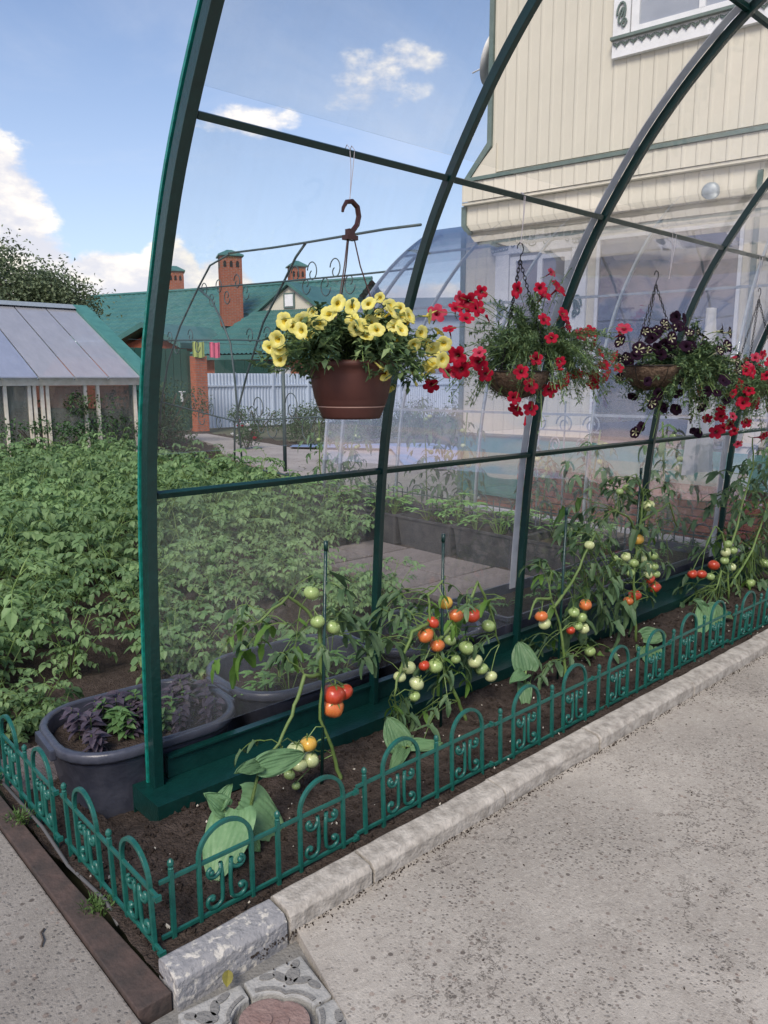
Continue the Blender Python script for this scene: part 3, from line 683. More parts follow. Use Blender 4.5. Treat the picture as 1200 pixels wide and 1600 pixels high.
# ================================================================ leaf kits
def oval(t): return sin(pi * min(1, t) ** .75) ** .75 if t < 1 else 0.02
def frameR(d, roll=0, up=V((0, 0, 1))):
    """matrix whose +Y is d and whose +Z leans to up"""
    y = V(d).normalized(); x = y.cross(up)
    if x.length < 1e-4: x = V((1, 0, 0))
    x.normalize(); z = x.cross(y)
    R = Matrix((x, y, z)).transposed()
    return R @ Matrix.Rotation(roll, 3, 'Y')
def compound(b, O, d, L, lw, pairs, droop=.5, mi=0, seg=3, stem=True, lobed=False, ms=1):
    """compound leaf: a drooping stalk with paired leaflets and one at the tip"""
    O = V(O); d = V(d).normalized(); side = d.cross(V((0, 0, 1)))
    side = side.normalized() if side.length > 1e-3 else V((1, 0, 0))
    pts = []
    for i in range(7):
        t = i / 6; pts.append(O + d * L * t + V((0, 0, -1)) * droop * L * t * t)
    if stem: cur = b.cur; b.cur = ms; b.tube(pts, [.0028 - .0016 * i / 6 for i in range(7)], 3, cap=False); b.cur = cur
    b.cur = mi
    def P(t):
        i = min(5, int(t * 6)); f = t * 6 - i; return pts[i].lerp(pts[i + 1], f)
    def blade(p, dd, l, w):
        if lobed:
            leaf_flat(b, l, w, rnd(.1, .6), 4, rnd(.1, .6), p, frameR(dd, rnd(-.4, .4)), lambda t: (.35 + .65 * abs(sin(t * 3 * pi + .5))) * (1 - t * .75))
        else: leaf_flat(b, l, w, rnd(.1, .5), seg, rnd(.1, .5), p, frameR(dd, rnd(-.35, .35)), oval)
    T = (pts[6] - pts[5]).normalized()
    blade(pts[6] - T * L * .02, T + V((0, 0, -.15)), L * lw * 1.25, L * lw * .85)
    for k in range(pairs):
        t = .38 + .52 * k / max(1, pairs - 1) if pairs > 1 else .6
        for s_ in (-1, 1):
            dd = (side * s_ * 1.0 + T * .55 + V((0, 0, rnd(-.35, .1))))
            f = lw * (.72 + .35 * t) * rnd(.85, 1.1)
            blade(P(t), dd, L * f, L * f * .74)

# ================================================================ potato bed
def potato_mesh(k, h, stems, leaves, sc=1.0, seg=3):
    random.seed(100 + k); b = MB()
    for s_ in range(stems):
        a = 2 * pi * s_ / stems + rnd(-.5, .5); lean = rnd(.10, .60); hh = h * rnd(.75, 1.1)
        pts = [V((0, 0, -.03))]; dirn = V((cos(a) * lean, sin(a) * lean, 1)).normalized()
        for i in range(1, 7): pts.append(pts[-1] + (dirn + V((cos(a), sin(a), 0)) * .05 * i + V((rnd(-.1, .1), rnd(-.1, .1), 0))).normalized() * hh / 6)
        b.cur = 1; b.tube(pts, [.006 - .0006 * i for i in range(7)], 4, cap=False)
        for j in range(leaves):
            t = .25 + .75 * (j + rnd(0, .8)) / leaves; i = min(5, int(t * 6)); p = pts[i].lerp(pts[i + 1], t * 6 - i)
            aa = a + j * 2.4 + rnd(-.4, .4); el_ = rnd(.2, 1.3) + (.5 if j == leaves - 1 else 0)
            compound(b, p, (cos(aa), sin(aa), el_), rnd(.15, .24) * sc, .27, 3, rnd(.35, .75), 0, seg)
    return b
random.seed(3)
PM = []
for k in range(6):
    PM.append(potato_mesh(k, .56, 6, 7).mesh('potato_foliage', [M_leaf_pot if k % 2 else M_leaf_potd, M_stem]))
PMlow = [potato_mesh(20 + k, .13, 5, 4, .85).mesh('potato_foliage_low', [M_leaf_potd, M_stem]) for k in range(2)]
random.seed(11)
def in_bed(x, y):
    if y < 3.5: return False
    if y < 5.6: return x < 3.85 - (.0 if y > 4 else .3)
    if y < 8.0: return x < 4.85
    if y < 13.5: return x < 5.7
    return False
spots = []
y = 3.60
while y < 13.5:
    x = -3.2
    while x < 7.2:
        xx, yy = x + rnd(-.1, .1), y + rnd(-.09, .09)
        if in_bed(xx, yy): spots.append((xx, yy))
        x += .36
    y += .50
def ang(x, y): return math.degrees(atan2(y, x))
bare = [(1.5, 3.7, .18), (2.55, 3.85, .28), (3.1, 4.2, .2), (1.7, 4.6, .2)]
spots = [p for p in spots if 38 < ang(*p) < 84 and not any((p[0] - bx_) ** 2 + (p[1] - by_) ** 2 < r_ * r_ for bx_, by_, r_ in bare)]
spots.sort(key=lambda p: p[0] ** 2 + p[1] ** 2)
near = spots[:290]; rest = spots[290:]
for i, (x, y) in enumerate(near):
    s_ = rnd(.62, 1.32) * (.72 if y < 4.3 else (.9 if y < 5.5 else 1.08))
    me = random.choice(PM)
    o = put('potato_plant', me, None, (x, y, -.10), (rnd(-.12, .12), rnd(-.12, .12), rnd(0, 6.28))); o.scale = (s_, s_, s_ * rnd(.85, 1.1))
    tag(o, 'leafy potato plant among the dense rows beyond the canopy', 'potato plant', 'potato plants in the dense bed')
for (x, y) in ((.98, 3.52), (1.16, 3.55), (1.02, 3.85), (1.95, 3.62), (2.25, 3.5), (2.6, 3.62), (1.85, 3.85)):
    o = put('potato_plant', random.choice(PMlow), None, (x, y, -.09), (0, 0, rnd(0, 6.28)))
    tag(o, 'low sprawling potato shoot on bare soil at the front of the bed', 'potato plant', 'low potato shoots at the bed front')
# the far rows, past counting: one mesh
fb = MB()
random.seed(5)
lowp = []
for k in range(4):
    bb = MB()
    for j in range(95):
        a = rnd(0, 6.28); r = .26 * sqrt(random.random()); z = rnd(.15, .62) * (1 - r * .9)
        leaf_flat(bb, rnd(.07, .11), rnd(.05, .075), .3, 2, .3, V((cos(a) * r, sin(a) * r, z)), frameR((cos(a), sin(a), rnd(-.2, .5)), rnd(-.4, .4)), oval)
    lowp.append(bb)
far = list(rest)
for (x, y) in far:
    bb = random.choice(lowp); ca, sa = cos(x * 7), sin(x * 7)
    fb.add([(x + vx * ca - vy * sa, y + vx * sa + vy * ca, vz - .09) for vx, vy, vz in bb.v], bb.f)
if fb.v: tag(fb.obj('far_potato_rows', M_leaf_pot), 'far potato rows merging into a green mass before the shed', 'potato rows', kind='stuff')
print('potatoes', len(near), len(rest))
# ================================================================ measured spots (metres)
FL_Y= [(1.528, 1.873, 1.724), (1.385, 1.869, 1.669), (1.429, 1.85, 1.665), (1.555, 1.845, 1.684), (1.601, 1.829, 1.632), (1.75, 1.86, 1.669), (1.815, 1.89, 1.704), (1.758, 1.881, 1.713), (1.749, 1.85, 1.626), (1.692, 1.867, 1.708), (1.596, 1.838, 1.664), (1.633, 1.845, 1.674), (1.339, 1.907, 1.669), (1.313, 1.896, 1.585), (1.312, 1.9, 1.611), (1.317, 1.901, 1.556), (1.371, 1.859, 1.637), (2.041, 1.982, 1.717), (2.026, 1.937, 1.593), (2.011, 1.935, 1.551), (1.965, 1.913, 1.624), (1.772, 1.903, 1.741), (1.855, 1.875, 1.607), (1.656, 1.879, 1.732), (1.728, 1.908, 1.757), (1.579, 1.869, 1.723), (2.105, 1.994, 1.67), (1.82, 1.907, 1.732), (1.475, 1.859, 1.695), (1.355, 1.88, 1.657), (1.923, 1.903, 1.653), (1.852, 1.894, 1.691)]
FL_R= [(2.787, 1.982, 1.943), (2.751, 1.924, 1.87), (2.422, 1.889, 1.833), (2.24, 1.909, 1.814), (2.194, 1.886, 1.753), (2.126, 1.93, 1.754), (2.169, 1.91, 1.773), (2.136, 1.892, 1.714), (2.082, 1.92, 1.677), (2.124, 2.02, 1.741), (2.572, 1.859, 1.73), (2.606, 1.853, 1.657), (2.509, 1.844, 1.575), (2.681, 1.862, 1.563), (2.405, 1.845, 1.523), (2.494, 1.859, 1.469), (2.652, 1.876, 1.45), (2.414, 1.873, 1.423), (2.456, 1.898, 1.372), (2.092, 1.899, 1.576), (2.089, 1.929, 1.526), (2.115, 1.897, 1.529), (2.094, 2.02, 1.471), (2.17, 1.861, 1.593), (2.174, 1.863, 1.556), (2.221, 1.862, 1.513), (2.73, 1.883, 1.759), (2.77, 1.881, 1.715), (2.866, 1.893, 1.683), (2.974, 1.916, 1.699), (3.017, 1.922, 1.646), (3.119, 1.948, 1.61), (3.08, 1.94, 1.553), (3.098, 1.96, 1.47), (3.316, 2.02, 1.511), (3.399, 2.02, 1.548), (3.376, 2.02, 1.602), (3.417, 2.02, 1.709), (3.432, 2.02, 1.739), (2.77, 1.882, 1.496), (2.883, 1.899, 1.518), (2.544, 1.895, 1.377), (2.576, 1.898, 1.85), (2.612, 1.893, 1.833), (3.041, 1.936, 1.507), (2.156, 1.94, 1.788), (2.732, 1.881, 1.475), (3.195, 1.976, 1.56)]
FL_P= [(3.527, 1.944, 1.725), (3.652, 1.924, 1.769), (3.586, 1.915, 1.714), (3.809, 1.913, 1.763), (3.87, 1.907, 1.73), (4.084, 1.923, 1.719), (4.162, 1.929, 1.696), (3.88, 1.896, 1.657), (4.055, 1.911, 1.655), (3.697, 1.893, 1.658), (3.72, 1.888, 1.612), (3.569, 1.901, 1.643), (3.47, 1.938, 1.641), (3.455, 1.941, 1.611), (3.488, 2.02, 1.601), (4.521, 1.994, 1.611), (4.441, 1.971, 1.577), (3.863, 1.89, 1.537), (3.994, 1.9, 1.518), (3.742, 1.886, 1.518), (3.815, 1.889, 1.483), (3.808, 1.895, 1.421), (4.323, 1.951, 1.438), (4.12, 1.923, 1.403), (4.195, 1.936, 1.388), (3.514, 1.908, 1.483), (3.566, 1.923, 1.374), (3.627, 2.02, 1.221), (3.649, 2.02, 1.253), (4.014, 1.938, 1.279), (4.098, 1.974, 1.215), (4.297, 2.02, 1.189), (3.612, 1.892, 1.613), (3.398, 2.02, 1.675), (3.997, 1.918, 1.742), (3.668, 1.9, 1.695), (3.946, 1.897, 1.6), (4.25, 1.934, 1.502), (3.825, 1.889, 1.598), (4.171, 1.924, 1.468)]
FL_R2= [(4.497, 1.936, 1.617), (4.649, 1.92, 1.565), (4.684, 1.917, 1.535), (4.821, 1.943, 1.623), (4.984, 1.968, 1.642), (4.47, 1.905, 1.412), (4.804, 1.921, 1.339), (4.817, 1.921, 1.369), (4.348, 1.925, 1.325), (4.472, 1.915, 1.285), (4.367, 1.93, 1.281), (4.38, 2.02, 1.27), (4.684, 1.923, 1.236), (4.428, 1.938, 1.216), (4.574, 1.933, 1.188), (4.732, 1.966, 1.102), (5.165, 2.02, 1.123), (5.225, 2.02, 1.128), (4.398, 1.974, 1.194), (4.969, 1.939, 1.456), (5.335, 2.02, 1.295), (5.395, 2.02, 1.502), (4.539, 1.906, 1.466), (5.417, 2.02, 1.166)]
TOM1= [(1.579, 2.1, 0.755, 0.029, 'g'), (1.605, 2.1, 0.644, 0.027, 'g'), (1.672, 2.1, 0.608, 0.028, 'g'), (1.671, 2.1, 0.349, 0.045, 'r'), (1.723, 2.1, 0.344, 0.033, 'r'), (1.667, 2.1, 0.303, 0.043, 'o'), (1.553, 2.1, 0.194, 0.032, 'y'), (1.496, 2.1, 0.189, 0.032, 'l'), (1.435, 2.1, 0.186, 0.027, 'l'), (1.56, 2.1, 0.129, 0.033, 'l'), (1.511, 2.1, 0.127, 0.028, 'l'), (1.466, 2.1, 0.106, 0.021, 'g'), (1.495, 2.1, 0.051, 0.016, 'g')]
TOM2= [(2.297, 2.12, 0.569, 0.03, 'y'), (2.358, 2.12, 0.5, 0.033, 'o'), (2.466, 2.12, 0.479, 0.036, 'r'), (2.22, 2.12, 0.501, 0.027, 'r'), (2.175, 2.12, 0.454, 0.034, 'o'), (2.245, 2.12, 0.395, 0.032, 'o'), (2.577, 2.12, 0.405, 0.032, 'g'), (2.324, 2.12, 0.399, 0.027, 'g'), (2.432, 2.12, 0.338, 0.034, 'g'), (2.235, 2.12, 0.307, 0.035, 'g'), (2.169, 2.12, 0.325, 0.024, 'r'), (2.49, 2.12, 0.262, 0.034, 'l'), (2.539, 2.12, 0.213, 0.029, 'g'), (2.604, 2.12, 0.159, 0.029, 'l'), (2.077, 2.12, 0.341, 0.031, 'l'), (2.03, 2.12, 0.315, 0.026, 'l'), (2.125, 2.12, 0.261, 0.032, 'l'), (2.115, 2.12, 0.206, 0.024, 'g'), (2.363, 2.12, 0.303, 0.022, 'g')]
TOM3= [(2.948, 2.1, 0.375, 0.031, 'o'), (2.976, 2.1, 0.33, 0.031, 'l'), (3.224, 2.1, 0.336, 0.029, 'g'), (3.325, 2.1, 0.355, 0.033, 'o'), (3.295, 2.1, 0.293, 0.029, 'g'), (3.264, 2.1, 0.256, 0.026, 'g'), (3.202, 2.1, 0.246, 0.023, 'r'), (3.318, 2.1, 0.23, 0.03, 'l'), (3.389, 2.1, 0.088, 0.03, 'g'), (3.335, 2.1, 0.666, 0.026, 'l')]
TOM4= [(4.017, 2.16, 0.785, 0.036, 'l'), (3.917, 2.16, 0.606, 0.036, 'y'), (3.763, 2.16, 0.913, 0.021, 'g'), (3.699, 2.16, 0.898, 0.021, 'g'), (3.805, 2.16, 0.884, 0.021, 'g'), (3.803, 2.16, 0.521, 0.028, 'l'), (3.89, 2.16, 0.47, 0.029, 'g'), (3.98, 2.16, 0.485, 0.029, 'l'), (4.104, 2.16, 0.481, 0.03, 'g'), (4.037, 2.16, 0.427, 0.03, 'l'), (3.861, 2.16, 0.419, 0.025, 'g'), (4.058, 2.16, 0.374, 0.03, 'l'), (4.127, 2.16, 0.412, 0.026, 'g'), (4.156, 2.16, 0.36, 0.026, 'g'), (4.083, 2.16, 0.342, 0.03, 'r'), (4.142, 2.16, 0.285, 0.038, 'r'), (3.925, 2.16, 0.276, 0.037, 'r'), (3.857, 2.16, 0.256, 0.029, 'o'), (3.953, 2.16, 0.534, 0.025, 'g'), (3.717, 2.16, 0.509, 0.025, 'g'), (3.683, 2.16, 0.533, 0.021, 'g')]
TOM5= [(4.626, 2.16, 0.278, 0.032, 'r'), (4.752, 2.16, 0.256, 0.033, 'r'), (4.92, 2.16, 0.287, 0.038, 'r'), (5.091, 2.16, 0.347, 0.034, 'l'), (5.2, 2.16, 0.344, 0.03, 'g'), (5.081, 2.16, 0.291, 0.03, 'g'), (5.201, 2.16, 0.227, 0.031, 'l'), (4.885, 2.16, 0.215, 0.029, 'g'), (5.541, 2.16, 0.033, 0.037, 'g'), (5.111, 2.16, 0.401, 0.03, 'g'), (5.773, 2.16, 0.16, 0.038, 'g')]
LV1= [(1.42, 0.74, 0.099, 0.065, 7), (1.53, 0.63, 0.102, 0.056, 7), (1.45, 0.58, 0.1, 0.044, 5), (1.79, 0.65, 0.093, 0.06, 6), (1.89, 0.55, 0.096, 0.049, 4), (1.65, 0.79, 0.089, 0.034, 3), (1.34, 0.25, 0.057, 0.018, 2), (1.6, 0.07, 0.077, 0.035, 2), (1.33, 0.67, 0.055, 0.064, 3)]
LV2= [(2.08, 0.56, 0.134, 0.077, 8), (2.31, 0.6, 0.14, 0.059, 8), (2.54, 0.53, 0.11, 0.071, 5), (2.05, 0.19, 0.085, 0.065, 5), (2.2, 0.12, 0.123, 0.068, 7), (2.32, 0.23, 0.161, 0.082, 8), (2.27, 0.41, 0.14, 0.081, 8), (2.48, 0.36, 0.11, 0.071, 5), (1.98, 0.45, 0.049, 0.076, 3), (2.59, 0.34, 0.056, 0.058, 2)]
LV3= [(3.11, 0.61, 0.122, 0.078, 5), (3.39, 0.63, 0.149, 0.131, 7), (3.19, 0.2, 0.168, 0.097, 7), (3.03, 0.14, 0.082, 0.038, 2), (3.44, 0.1, 0.132, 0.068, 4), (3.38, 0.4, 0.15, 0.116, 6), (3.52, 0.51, 0.131, 0.101, 6), (3.26, 0.49, 0.126, 0.064, 4)]
LV4= [(3.65, 0.83, 0.156, 0.137, 10), (3.91, 0.91, 0.185, 0.089, 8), (3.55, 0.63, 0.155, 0.17, 10), (4.22, 0.72, 0.147, 0.113, 5), (3.73, 0.35, 0.207, 0.124, 10), (3.95, 0.57, 0.165, 0.127, 6), (3.9, 0.39, 0.189, 0.109, 6), (4.37, 0.53, 0.06, 0.077, 2), (4.06, 0.85, 0.119, 0.073, 4)]
LV5= [(5.27, 0.78, 0.225, 0.173, 10), (5.65, 0.46, 0.179, 0.23, 10), (5.24, 0.38, 0.228, 0.131, 8), (4.91, 0.09, 0.193, 0.127, 10), (5.41, 0.03, 0.235, 0.181, 12), (5.73, 0.07, 0.153, 0.188, 8), (4.83, 0.01, 0.136, 0.084, 5), (5.23, -0.12, 0.173, 0.089, 6), (5.81, 0.82, 0.18, 0.185, 8)]
# ================================================================ tomato plants
def fruit_mesh(k, m):
    b = MB(); n = 14; mm = 9; vs = []
    for i in range(mm + 1):
        ph = pi * i / mm; r = max(1e-4, sin(ph)); z = cos(ph) * .86
        if i == 0: z = .74
        if i == 1: z = .80
        for j in range(n):
            th = 2 * pi * j / n; q = 1 + (.06 * cos(5 * th + k) + .045 * cos(3 * th)) * r * (1 if z > -.3 else .4)
            vs.append((r * q * cos(th), r * q * sin(th), z))
    b.add(vs, [(i * n + j, (i + 1) * n + j, (i + 1) * n + (j + 1) % n, i * n + (j + 1) % n) for i in range(mm) for j in range(n)], 0)
    b.cur = 1
    for j in range(5):
        a = 2 * pi * j / 5 + k; leaf_flat(b, .75, .2, .3, 3, .35, V((0, 0, .80)), frameR((cos(a), sin(a), .15)))
    b.tube([(0, 0, .78), (.05, 0, 1.05), (.18, 0, 1.3)], .07, 5)
    return b.mesh('tomato', [m, M_stem], smooth=True, fix=False)
TMs = {c: [fruit_mesh(k, m) for k in (0, 1)] for c, m in (('r', M_tomR), ('o', M_tomO), ('y', M_tomY), ('g', M_tomG), ('l', M_tomL))}
def tomato_plant(base, stems, fruits, leaves, label, seed, light=.12, dense=1.0, hfr=0):
    random.seed(seed); bx_, by_ = base; O = V((bx_, by_, .0))
    t = thing('tomato_plant', O, label, 'tomato plant', 'tomato plants along the bed')
    b = MB()
    nodes = []
    for st in stems:
        pts = [V((x, y, z)) - O for x, y, z in st]; fine_ = []
        for i in range(len(pts) - 1):
            for q in range(4): fine_.append(pts[i].lerp(pts[i + 1], q / 4) + V((rnd(-1, 1), rnd(-1, 1), rnd(-1, 1))) * .004)
        fine_.append(pts[-1]); k = len(fine_)
        b.tube(fine_, [.0085 - .0045 * i / k for i in range(k)], 6); nodes += fine_[1:]
    b2 = MB()
    for (x, z, rx, rz, n_) in leaves:
        for i in range(int(n_ * dense * 1.25 + .5)):
            p = V((x + rnd(-rx, rx) * .8, by_ + rnd(-.04, .19), max(.05, z + rnd(-rz, rz) * .8))) - O
            src = min(nodes, key=lambda q: (q - p).length + rnd(0, .06))
            d = p - src; d = d if d.length > .03 else V((rnd(-1, 1), rnd(-1, 1), 0)); L = min(.20, max(.11, d.length * .8))
            s_ = p - d.normalized() * L * .5
            if (s_ - src).length > .02: b.tube([src, src.lerp(s_, .5) + V((0, 0, .01)), s_], .0024, 3, cap=False)
            d = (d.normalized() + V((rnd(-.5, .5), rnd(-.7, .3), rnd(-.2, .3)))).normalized()
            compound(b2, s_, d, L, .47, 2, rnd(.35, .9), 1 if random.random() < light else 0, lobed=True, ms=2)
    b.obj('stem', M_stem, t, smooth=True)
    b2.obj('foliage', [M_leaf_tom, M_leaf_toml, M_stem], t)
    for x, y, z, r, c in fruits:
        z = max(z, .05); p = V((x, y, z)) - O; src = min(nodes, key=lambda q: (q - p - V((0, 0, .03))).length)
        e = p + V((0, 0, r * .8)); mid_ = src.lerp(e, .5) + V((0, 0, .02)); tr = MB(); tr.tube([src, mid_, e], .0022, 4, cap=False); tr.obj('fruit_stalk', M_stem, t)
        o = put('tomato', random.choice(TMs[c]), t, p, (rnd(-.5, .5), rnd(-.5, .5), rnd(0, 6.28))); o.scale = (r, r, r)
        if c == 'r': o['label'] = 'ripe red tomato'
        elif c in 'oy': o['label'] = 'half ripe orange or yellow tomato'
    return t
def stake(x, y, z, label, tilt=.02):
    b = MB(); b.tube([(0, 0, -.05), (tilt * z, 0, z)], .0062, 8); b.tube([(tilt * z, 0, z - .03), (tilt * z, 0, z + .004)], .0082, 8)
    b.tube([(tilt * z * .5 - .002, -.011, z * .5), (tilt * z * .5 + .01, .0, z * .5 + .01), (tilt * z * .5, .01, z * .5)], .002, 4)
    tag(b.obj('plant_stake', M_frame, smooth=True, loc=(x, y, 0)), label, 'stake', 'green plant stakes')
stake(1.60, 2.09, .93, 'green stake by the first tomato plant with few leaves', .04)
stake(2.285, 2.13, .86, 'green stake behind the big tomato cluster', .0)
stake(3.10, 2.10, .88, 'green stake at the third tomato plant, before the third rib', .025)
stake(3.92, 2.18, 1.0, 'green stake by the tall tomato plant', .03)
tomato_plant((1.66, 2.10), [[(1.69, 2.08, .0), (1.66, 2.09, .12), (1.60, 2.09, .28), (1.62, 2.10, .45)], [(1.60, 2.09, .45), (1.52, 2.07, .47), (1.47, 2.06, .38), (1.40, 2.06, .26), (1.31, 2.06, .2)], [(1.62, 2.10, .42), (1.64, 2.14, .6), (1.6, 2.16, .68), (1.52, 2.16, .74), (1.38, 2.14, .68)]],
             TOM1, LV1, 'sparse staked tomato plant with one big red fruit nearest the camera', 31, .3, .5)
tomato_plant((2.36, 2.14), [[(2.42, 2.1, 0), (2.36, 2.1, .12), (2.28, 2.13, .3), (2.2, 2.12, .5), (2.2, 2.13, .62), (2.3, 2.13, .68)], [(2.26, 2.13, .4), (2.42, 2.12, .52), (2.5, 2.12, .62), (2.58, 2.12, .5), (2.66, 2.12, .3)], [(2.2, 2.12, .5), (2.08, 2.1, .5), (2.02, 2.1, .38), (1.98, 2.1, .25)]],
             TOM2, LV2, 'bushy tomato plant loaded with orange, red and green fruit beside the second rib', 32, .15, .8)
tomato_plant((3.12, 2.12), [[(3.1, 2.05, 0), (3.12, 2.08, .14), (3.1, 2.1, .3), (3.02, 2.1, .45), (3.0, 2.1, .52)], [(3.04, 2.1, .4), (3.2, 2.1, .5), (3.3, 2.1, .62), (3.42, 2.12, .72)], [(3.02, 2.1, .45), (2.9, 2.1, .47), (2.85, 2.1, .38)]],
             TOM3, LV3, 'slender tomato plant with one orange tomato hanging apart, just right of the third rib', 33, .15, .75)
tomato_plant((3.93, 2.16), [[(3.9, 2.12, 0), (3.9, 2.14, .2), (3.88, 2.15, .4), (3.93, 2.16, .62), (3.96, 2.16, .85), (3.86, 2.16, .98)], [(3.93, 2.16, .62), (3.78, 2.15, .75), (3.66, 2.15, .8)], [(3.94, 2.16, .7), (4.12, 2.15, .74), (4.24, 2.15, .78), (4.36, 2.15, .62)], [(3.9, 2.16, .45), (3.7, 2.15, .5), (3.6, 2.15, .6)]],
             TOM4, LV4, 'tall tomato plant with a long truss of pale green fruit and a yellow one', 34, .12, .9)
tomato_plant((5.2, 2.16), [[(5.15, 2.14, 0), (5.1, 2.15, .3), (5.0, 2.16, .5), (4.9, 2.16, .55), (4.78, 2.16, .42)], [(5.1, 2.15, .3), (5.25, 2.15, .6), (5.4, 2.15, .9), (5.35, 2.15, 1.1)], [(5.15, 2.14, .1), (5.5, 2.15, .3), (5.7, 2.15, .6), (5.8, 2.15, .9)], [(5.1, 2.15, .2), (4.95, 2.12, .25), (4.85, 2.1, .15)]],
             TOM5, LV5, 'dense tomato plant at the right edge with three red tomatoes in a row', 35, .08, 1.25)

# ================================================================ hostas
def hosta_leaf(L, W, curl, fold):
    b = MB(); n, m = 16, 34; vs = []
    for i in range(n + 1):
        t = i / n; w = W / 2 * (sin(pi * min(1, (t * .95 + .05)) ** .66) ** .58) * (1.0 if t < .97 else .5)
        for j in range(m + 1):
            s_ = -1 + 2 * j / m
            rip = .0048 * abs(cos(abs(s_) * 11 + t * 1.5)) * (1 - t * .5) * (1 if abs(s_) < .97 else .3)
            y_ = L * t - (.10 * L * s_ * s_ * (1 - t)) ; z_ = fold * w * abs(s_) ** 1.3 - curl * L * t * t + rip + .006 * sin(s_ * 7 + t * 9) * abs(s_)
            vs.append((w * s_, y_, z_))
    b.add(vs, [(i * (m + 1) + j, i * (m + 1) + j + 1, (i + 1) * (m + 1) + j + 1, (i + 1) * (m + 1) + j) for i in range(n) for j in range(m)])
    b.tube([(0, 0, .0005), (0, L * .5, -curl * L * .25 - .001), (0, L * .93, -curl * L * .86)], [.0035, .0025, .001], 5)
    return b
def hosta(base, leaves, label):
    O = V(base); t = thing('hosta', O, label, 'hosta', 'hosta plants in the bed')
    for i, (att, tip, W, curl, fold, roll, lab) in enumerate(leaves):
        a = V(att) - O; e = V(tip) - O; d = e - a; L = d.length * 1.04
        lf = hosta_leaf(L, W, curl, fold)
        R = frameR(d + V((0, 0, curl * .5 * L)), roll * .5, V((-.45, -.5, .75)))
        o = lf.obj('leaf', M_hosta, t, smooth=True); o.matrix_local = Matrix.Translation(a) @ R.to_4x4()
        if lab: o['label'] = lab
        b = MB(); m_ = a * .5 + V((0, 0, .02)) * (1 if a.length < .15 else 0)
        b.tube([V((0, 0, -.02)), m_, a], [.0065, .0055, .0045], 6); b.obj('leaf_stalk', M_stem, t, smooth=True)
    return t
random.seed(8)
hosta((1.19, 1.98, .01), [((1.17, 1.97, .145), (1.02, 1.87, .03), .165, .18, .07, .5, 'browned tip'), ((1.20, 2.0, .15), (1.33, 1.93, .005), .165, .25, .07, -.5, None),
                          ((1.28, 2.0, .245), (1.44, 1.96, .225), .085, .25, .25, .9, None), ((1.28, 2.0, .245), (1.19, 1.97, .27), .055, .3, .3, -.2, None), ((1.14, 2.0, .15), (1.09, 1.98, .205), .07, .5, .4, .2, None),
                          ((1.15, 1.97, .12), (1.17, 1.88, .05), .08, .5, .3, .0, None), ((1.13, 2.01, .16), (1.17, 2.0, .215), .05, .4, .5, .2, None)],
      'largest hosta with broad pale leaves and one tall stem near the fence corner')
hosta((2.00, 2.08, .01), [((1.99, 2.07, .04), (1.965, 2.12, .155), .115, .15, .15, .2, None), ((1.99, 2.05, .04), (1.87, 1.99, .03), .06, .3, .25, .3, None), ((2.02, 2.05, .04), (2.15, 1.98, .03), .06, .35, .25, -.3, None)],
      'small hosta with one upright round leaf and two flat ones before the bushy tomato')
hosta((2.83, 2.10, .0), [((2.84, 2.10, .13), (2.85, 2.15, .255), .135, .15, .2, .2, None), ((2.82, 2.09, .12), (2.68, 2.04, .15), .07, .35, .25, .4, None), ((2.80, 2.08, .08), (2.74, 2.02, .0), .07, .4, .3, .1, None)],
      'hosta with a single upright fan leaf on a stout stalk mid bed')
hosta((3.80, 2.0, .02), [((3.74, 2.0, .11), (3.98, 1.96, .07), .10, .2, .25, .5, None), ((3.72, 1.98, .06), (3.62, 1.90, .04), .09, .4, .3, .3, None), ((3.78, 1.96, .04), (3.72, 1.86, .0), .08, .4, .3, -.3, None)],
      'hosta with one flat leaf lying between slender and tall tomato plants')
hosta((4.5, 2.0, .02), [((4.5, 2.0, .12), (4.28, 1.92, .02), .11, .25, .3, .4, None), ((4.52, 2.0, .12), (4.40, 1.88, .06), .12, .3, .3, .2, None), ((4.55, 2.0, .10), (4.68, 1.9, .04), .10, .3, .3, -.3, None), ((4.5, 2.02, .1), (4.42, 2.0, .17), .09, .4, .4, 0, None)],
      'drooping hosta clump between the tall and the right-hand tomato plants')

# ================================================================ tub plants
def sprig_plant(loc, name, label, cat, mesh, group=None, sc=1, rz=None):
    o = put(name, mesh, None, loc, (0, 0, rnd(0, 6.28) if rz is None else rz)); o.scale = (sc, sc, sc); return tag(o, label, cat, group)
def basil(k, m, h=.10, n=16, s=.045):
    random.seed(k); b = MB(); b.cur = 1
    b.tube([(0, 0, 0), (rnd(-.01, .01), rnd(-.01, .01), h)], .002, 4, cap=False); b.cur = 0
    for i in range(n):
        a = i * 1.57 + rnd(-.4, .4); z = h * (.25 + .8 * i / n); leaf_flat(b, s * rnd(.7, 1.2), s * .62, .35, 4, .5, V((0, 0, z)), frameR((cos(a), sin(a), rnd(.0, .6)), rnd(-.4, .4)), oval)
    return b.mesh('basil', [m, M_stem])
BP = [basil(k, M_purple) for k in range(3)]; BG = [basil(k + 5, M_basil) for k in range(2)]
random.seed(12)
for i in range(36):
    x, y = 1.215 + rnd(-.26, .28), 2.755 + rnd(-.18, .16)
    sprig_plant((x, y, .13), 'basil', 'dark purple basil sprig crowding the nearest black tub', 'basil', random.choice(BP), 'purple basil sprigs in the nearest tub', rnd(.8, 1.25))
for i in range(9):
    x, y = 1.215 + rnd(-.12, .22), 2.755 + rnd(-.12, .16)
    sprig_plant((x, y, .13), 'green_basil', 'bright green sprig among purple basil in the nearest tub', 'basil', random.choice(BG), 'green sprigs in the nearest tub', rnd(.9, 1.25))
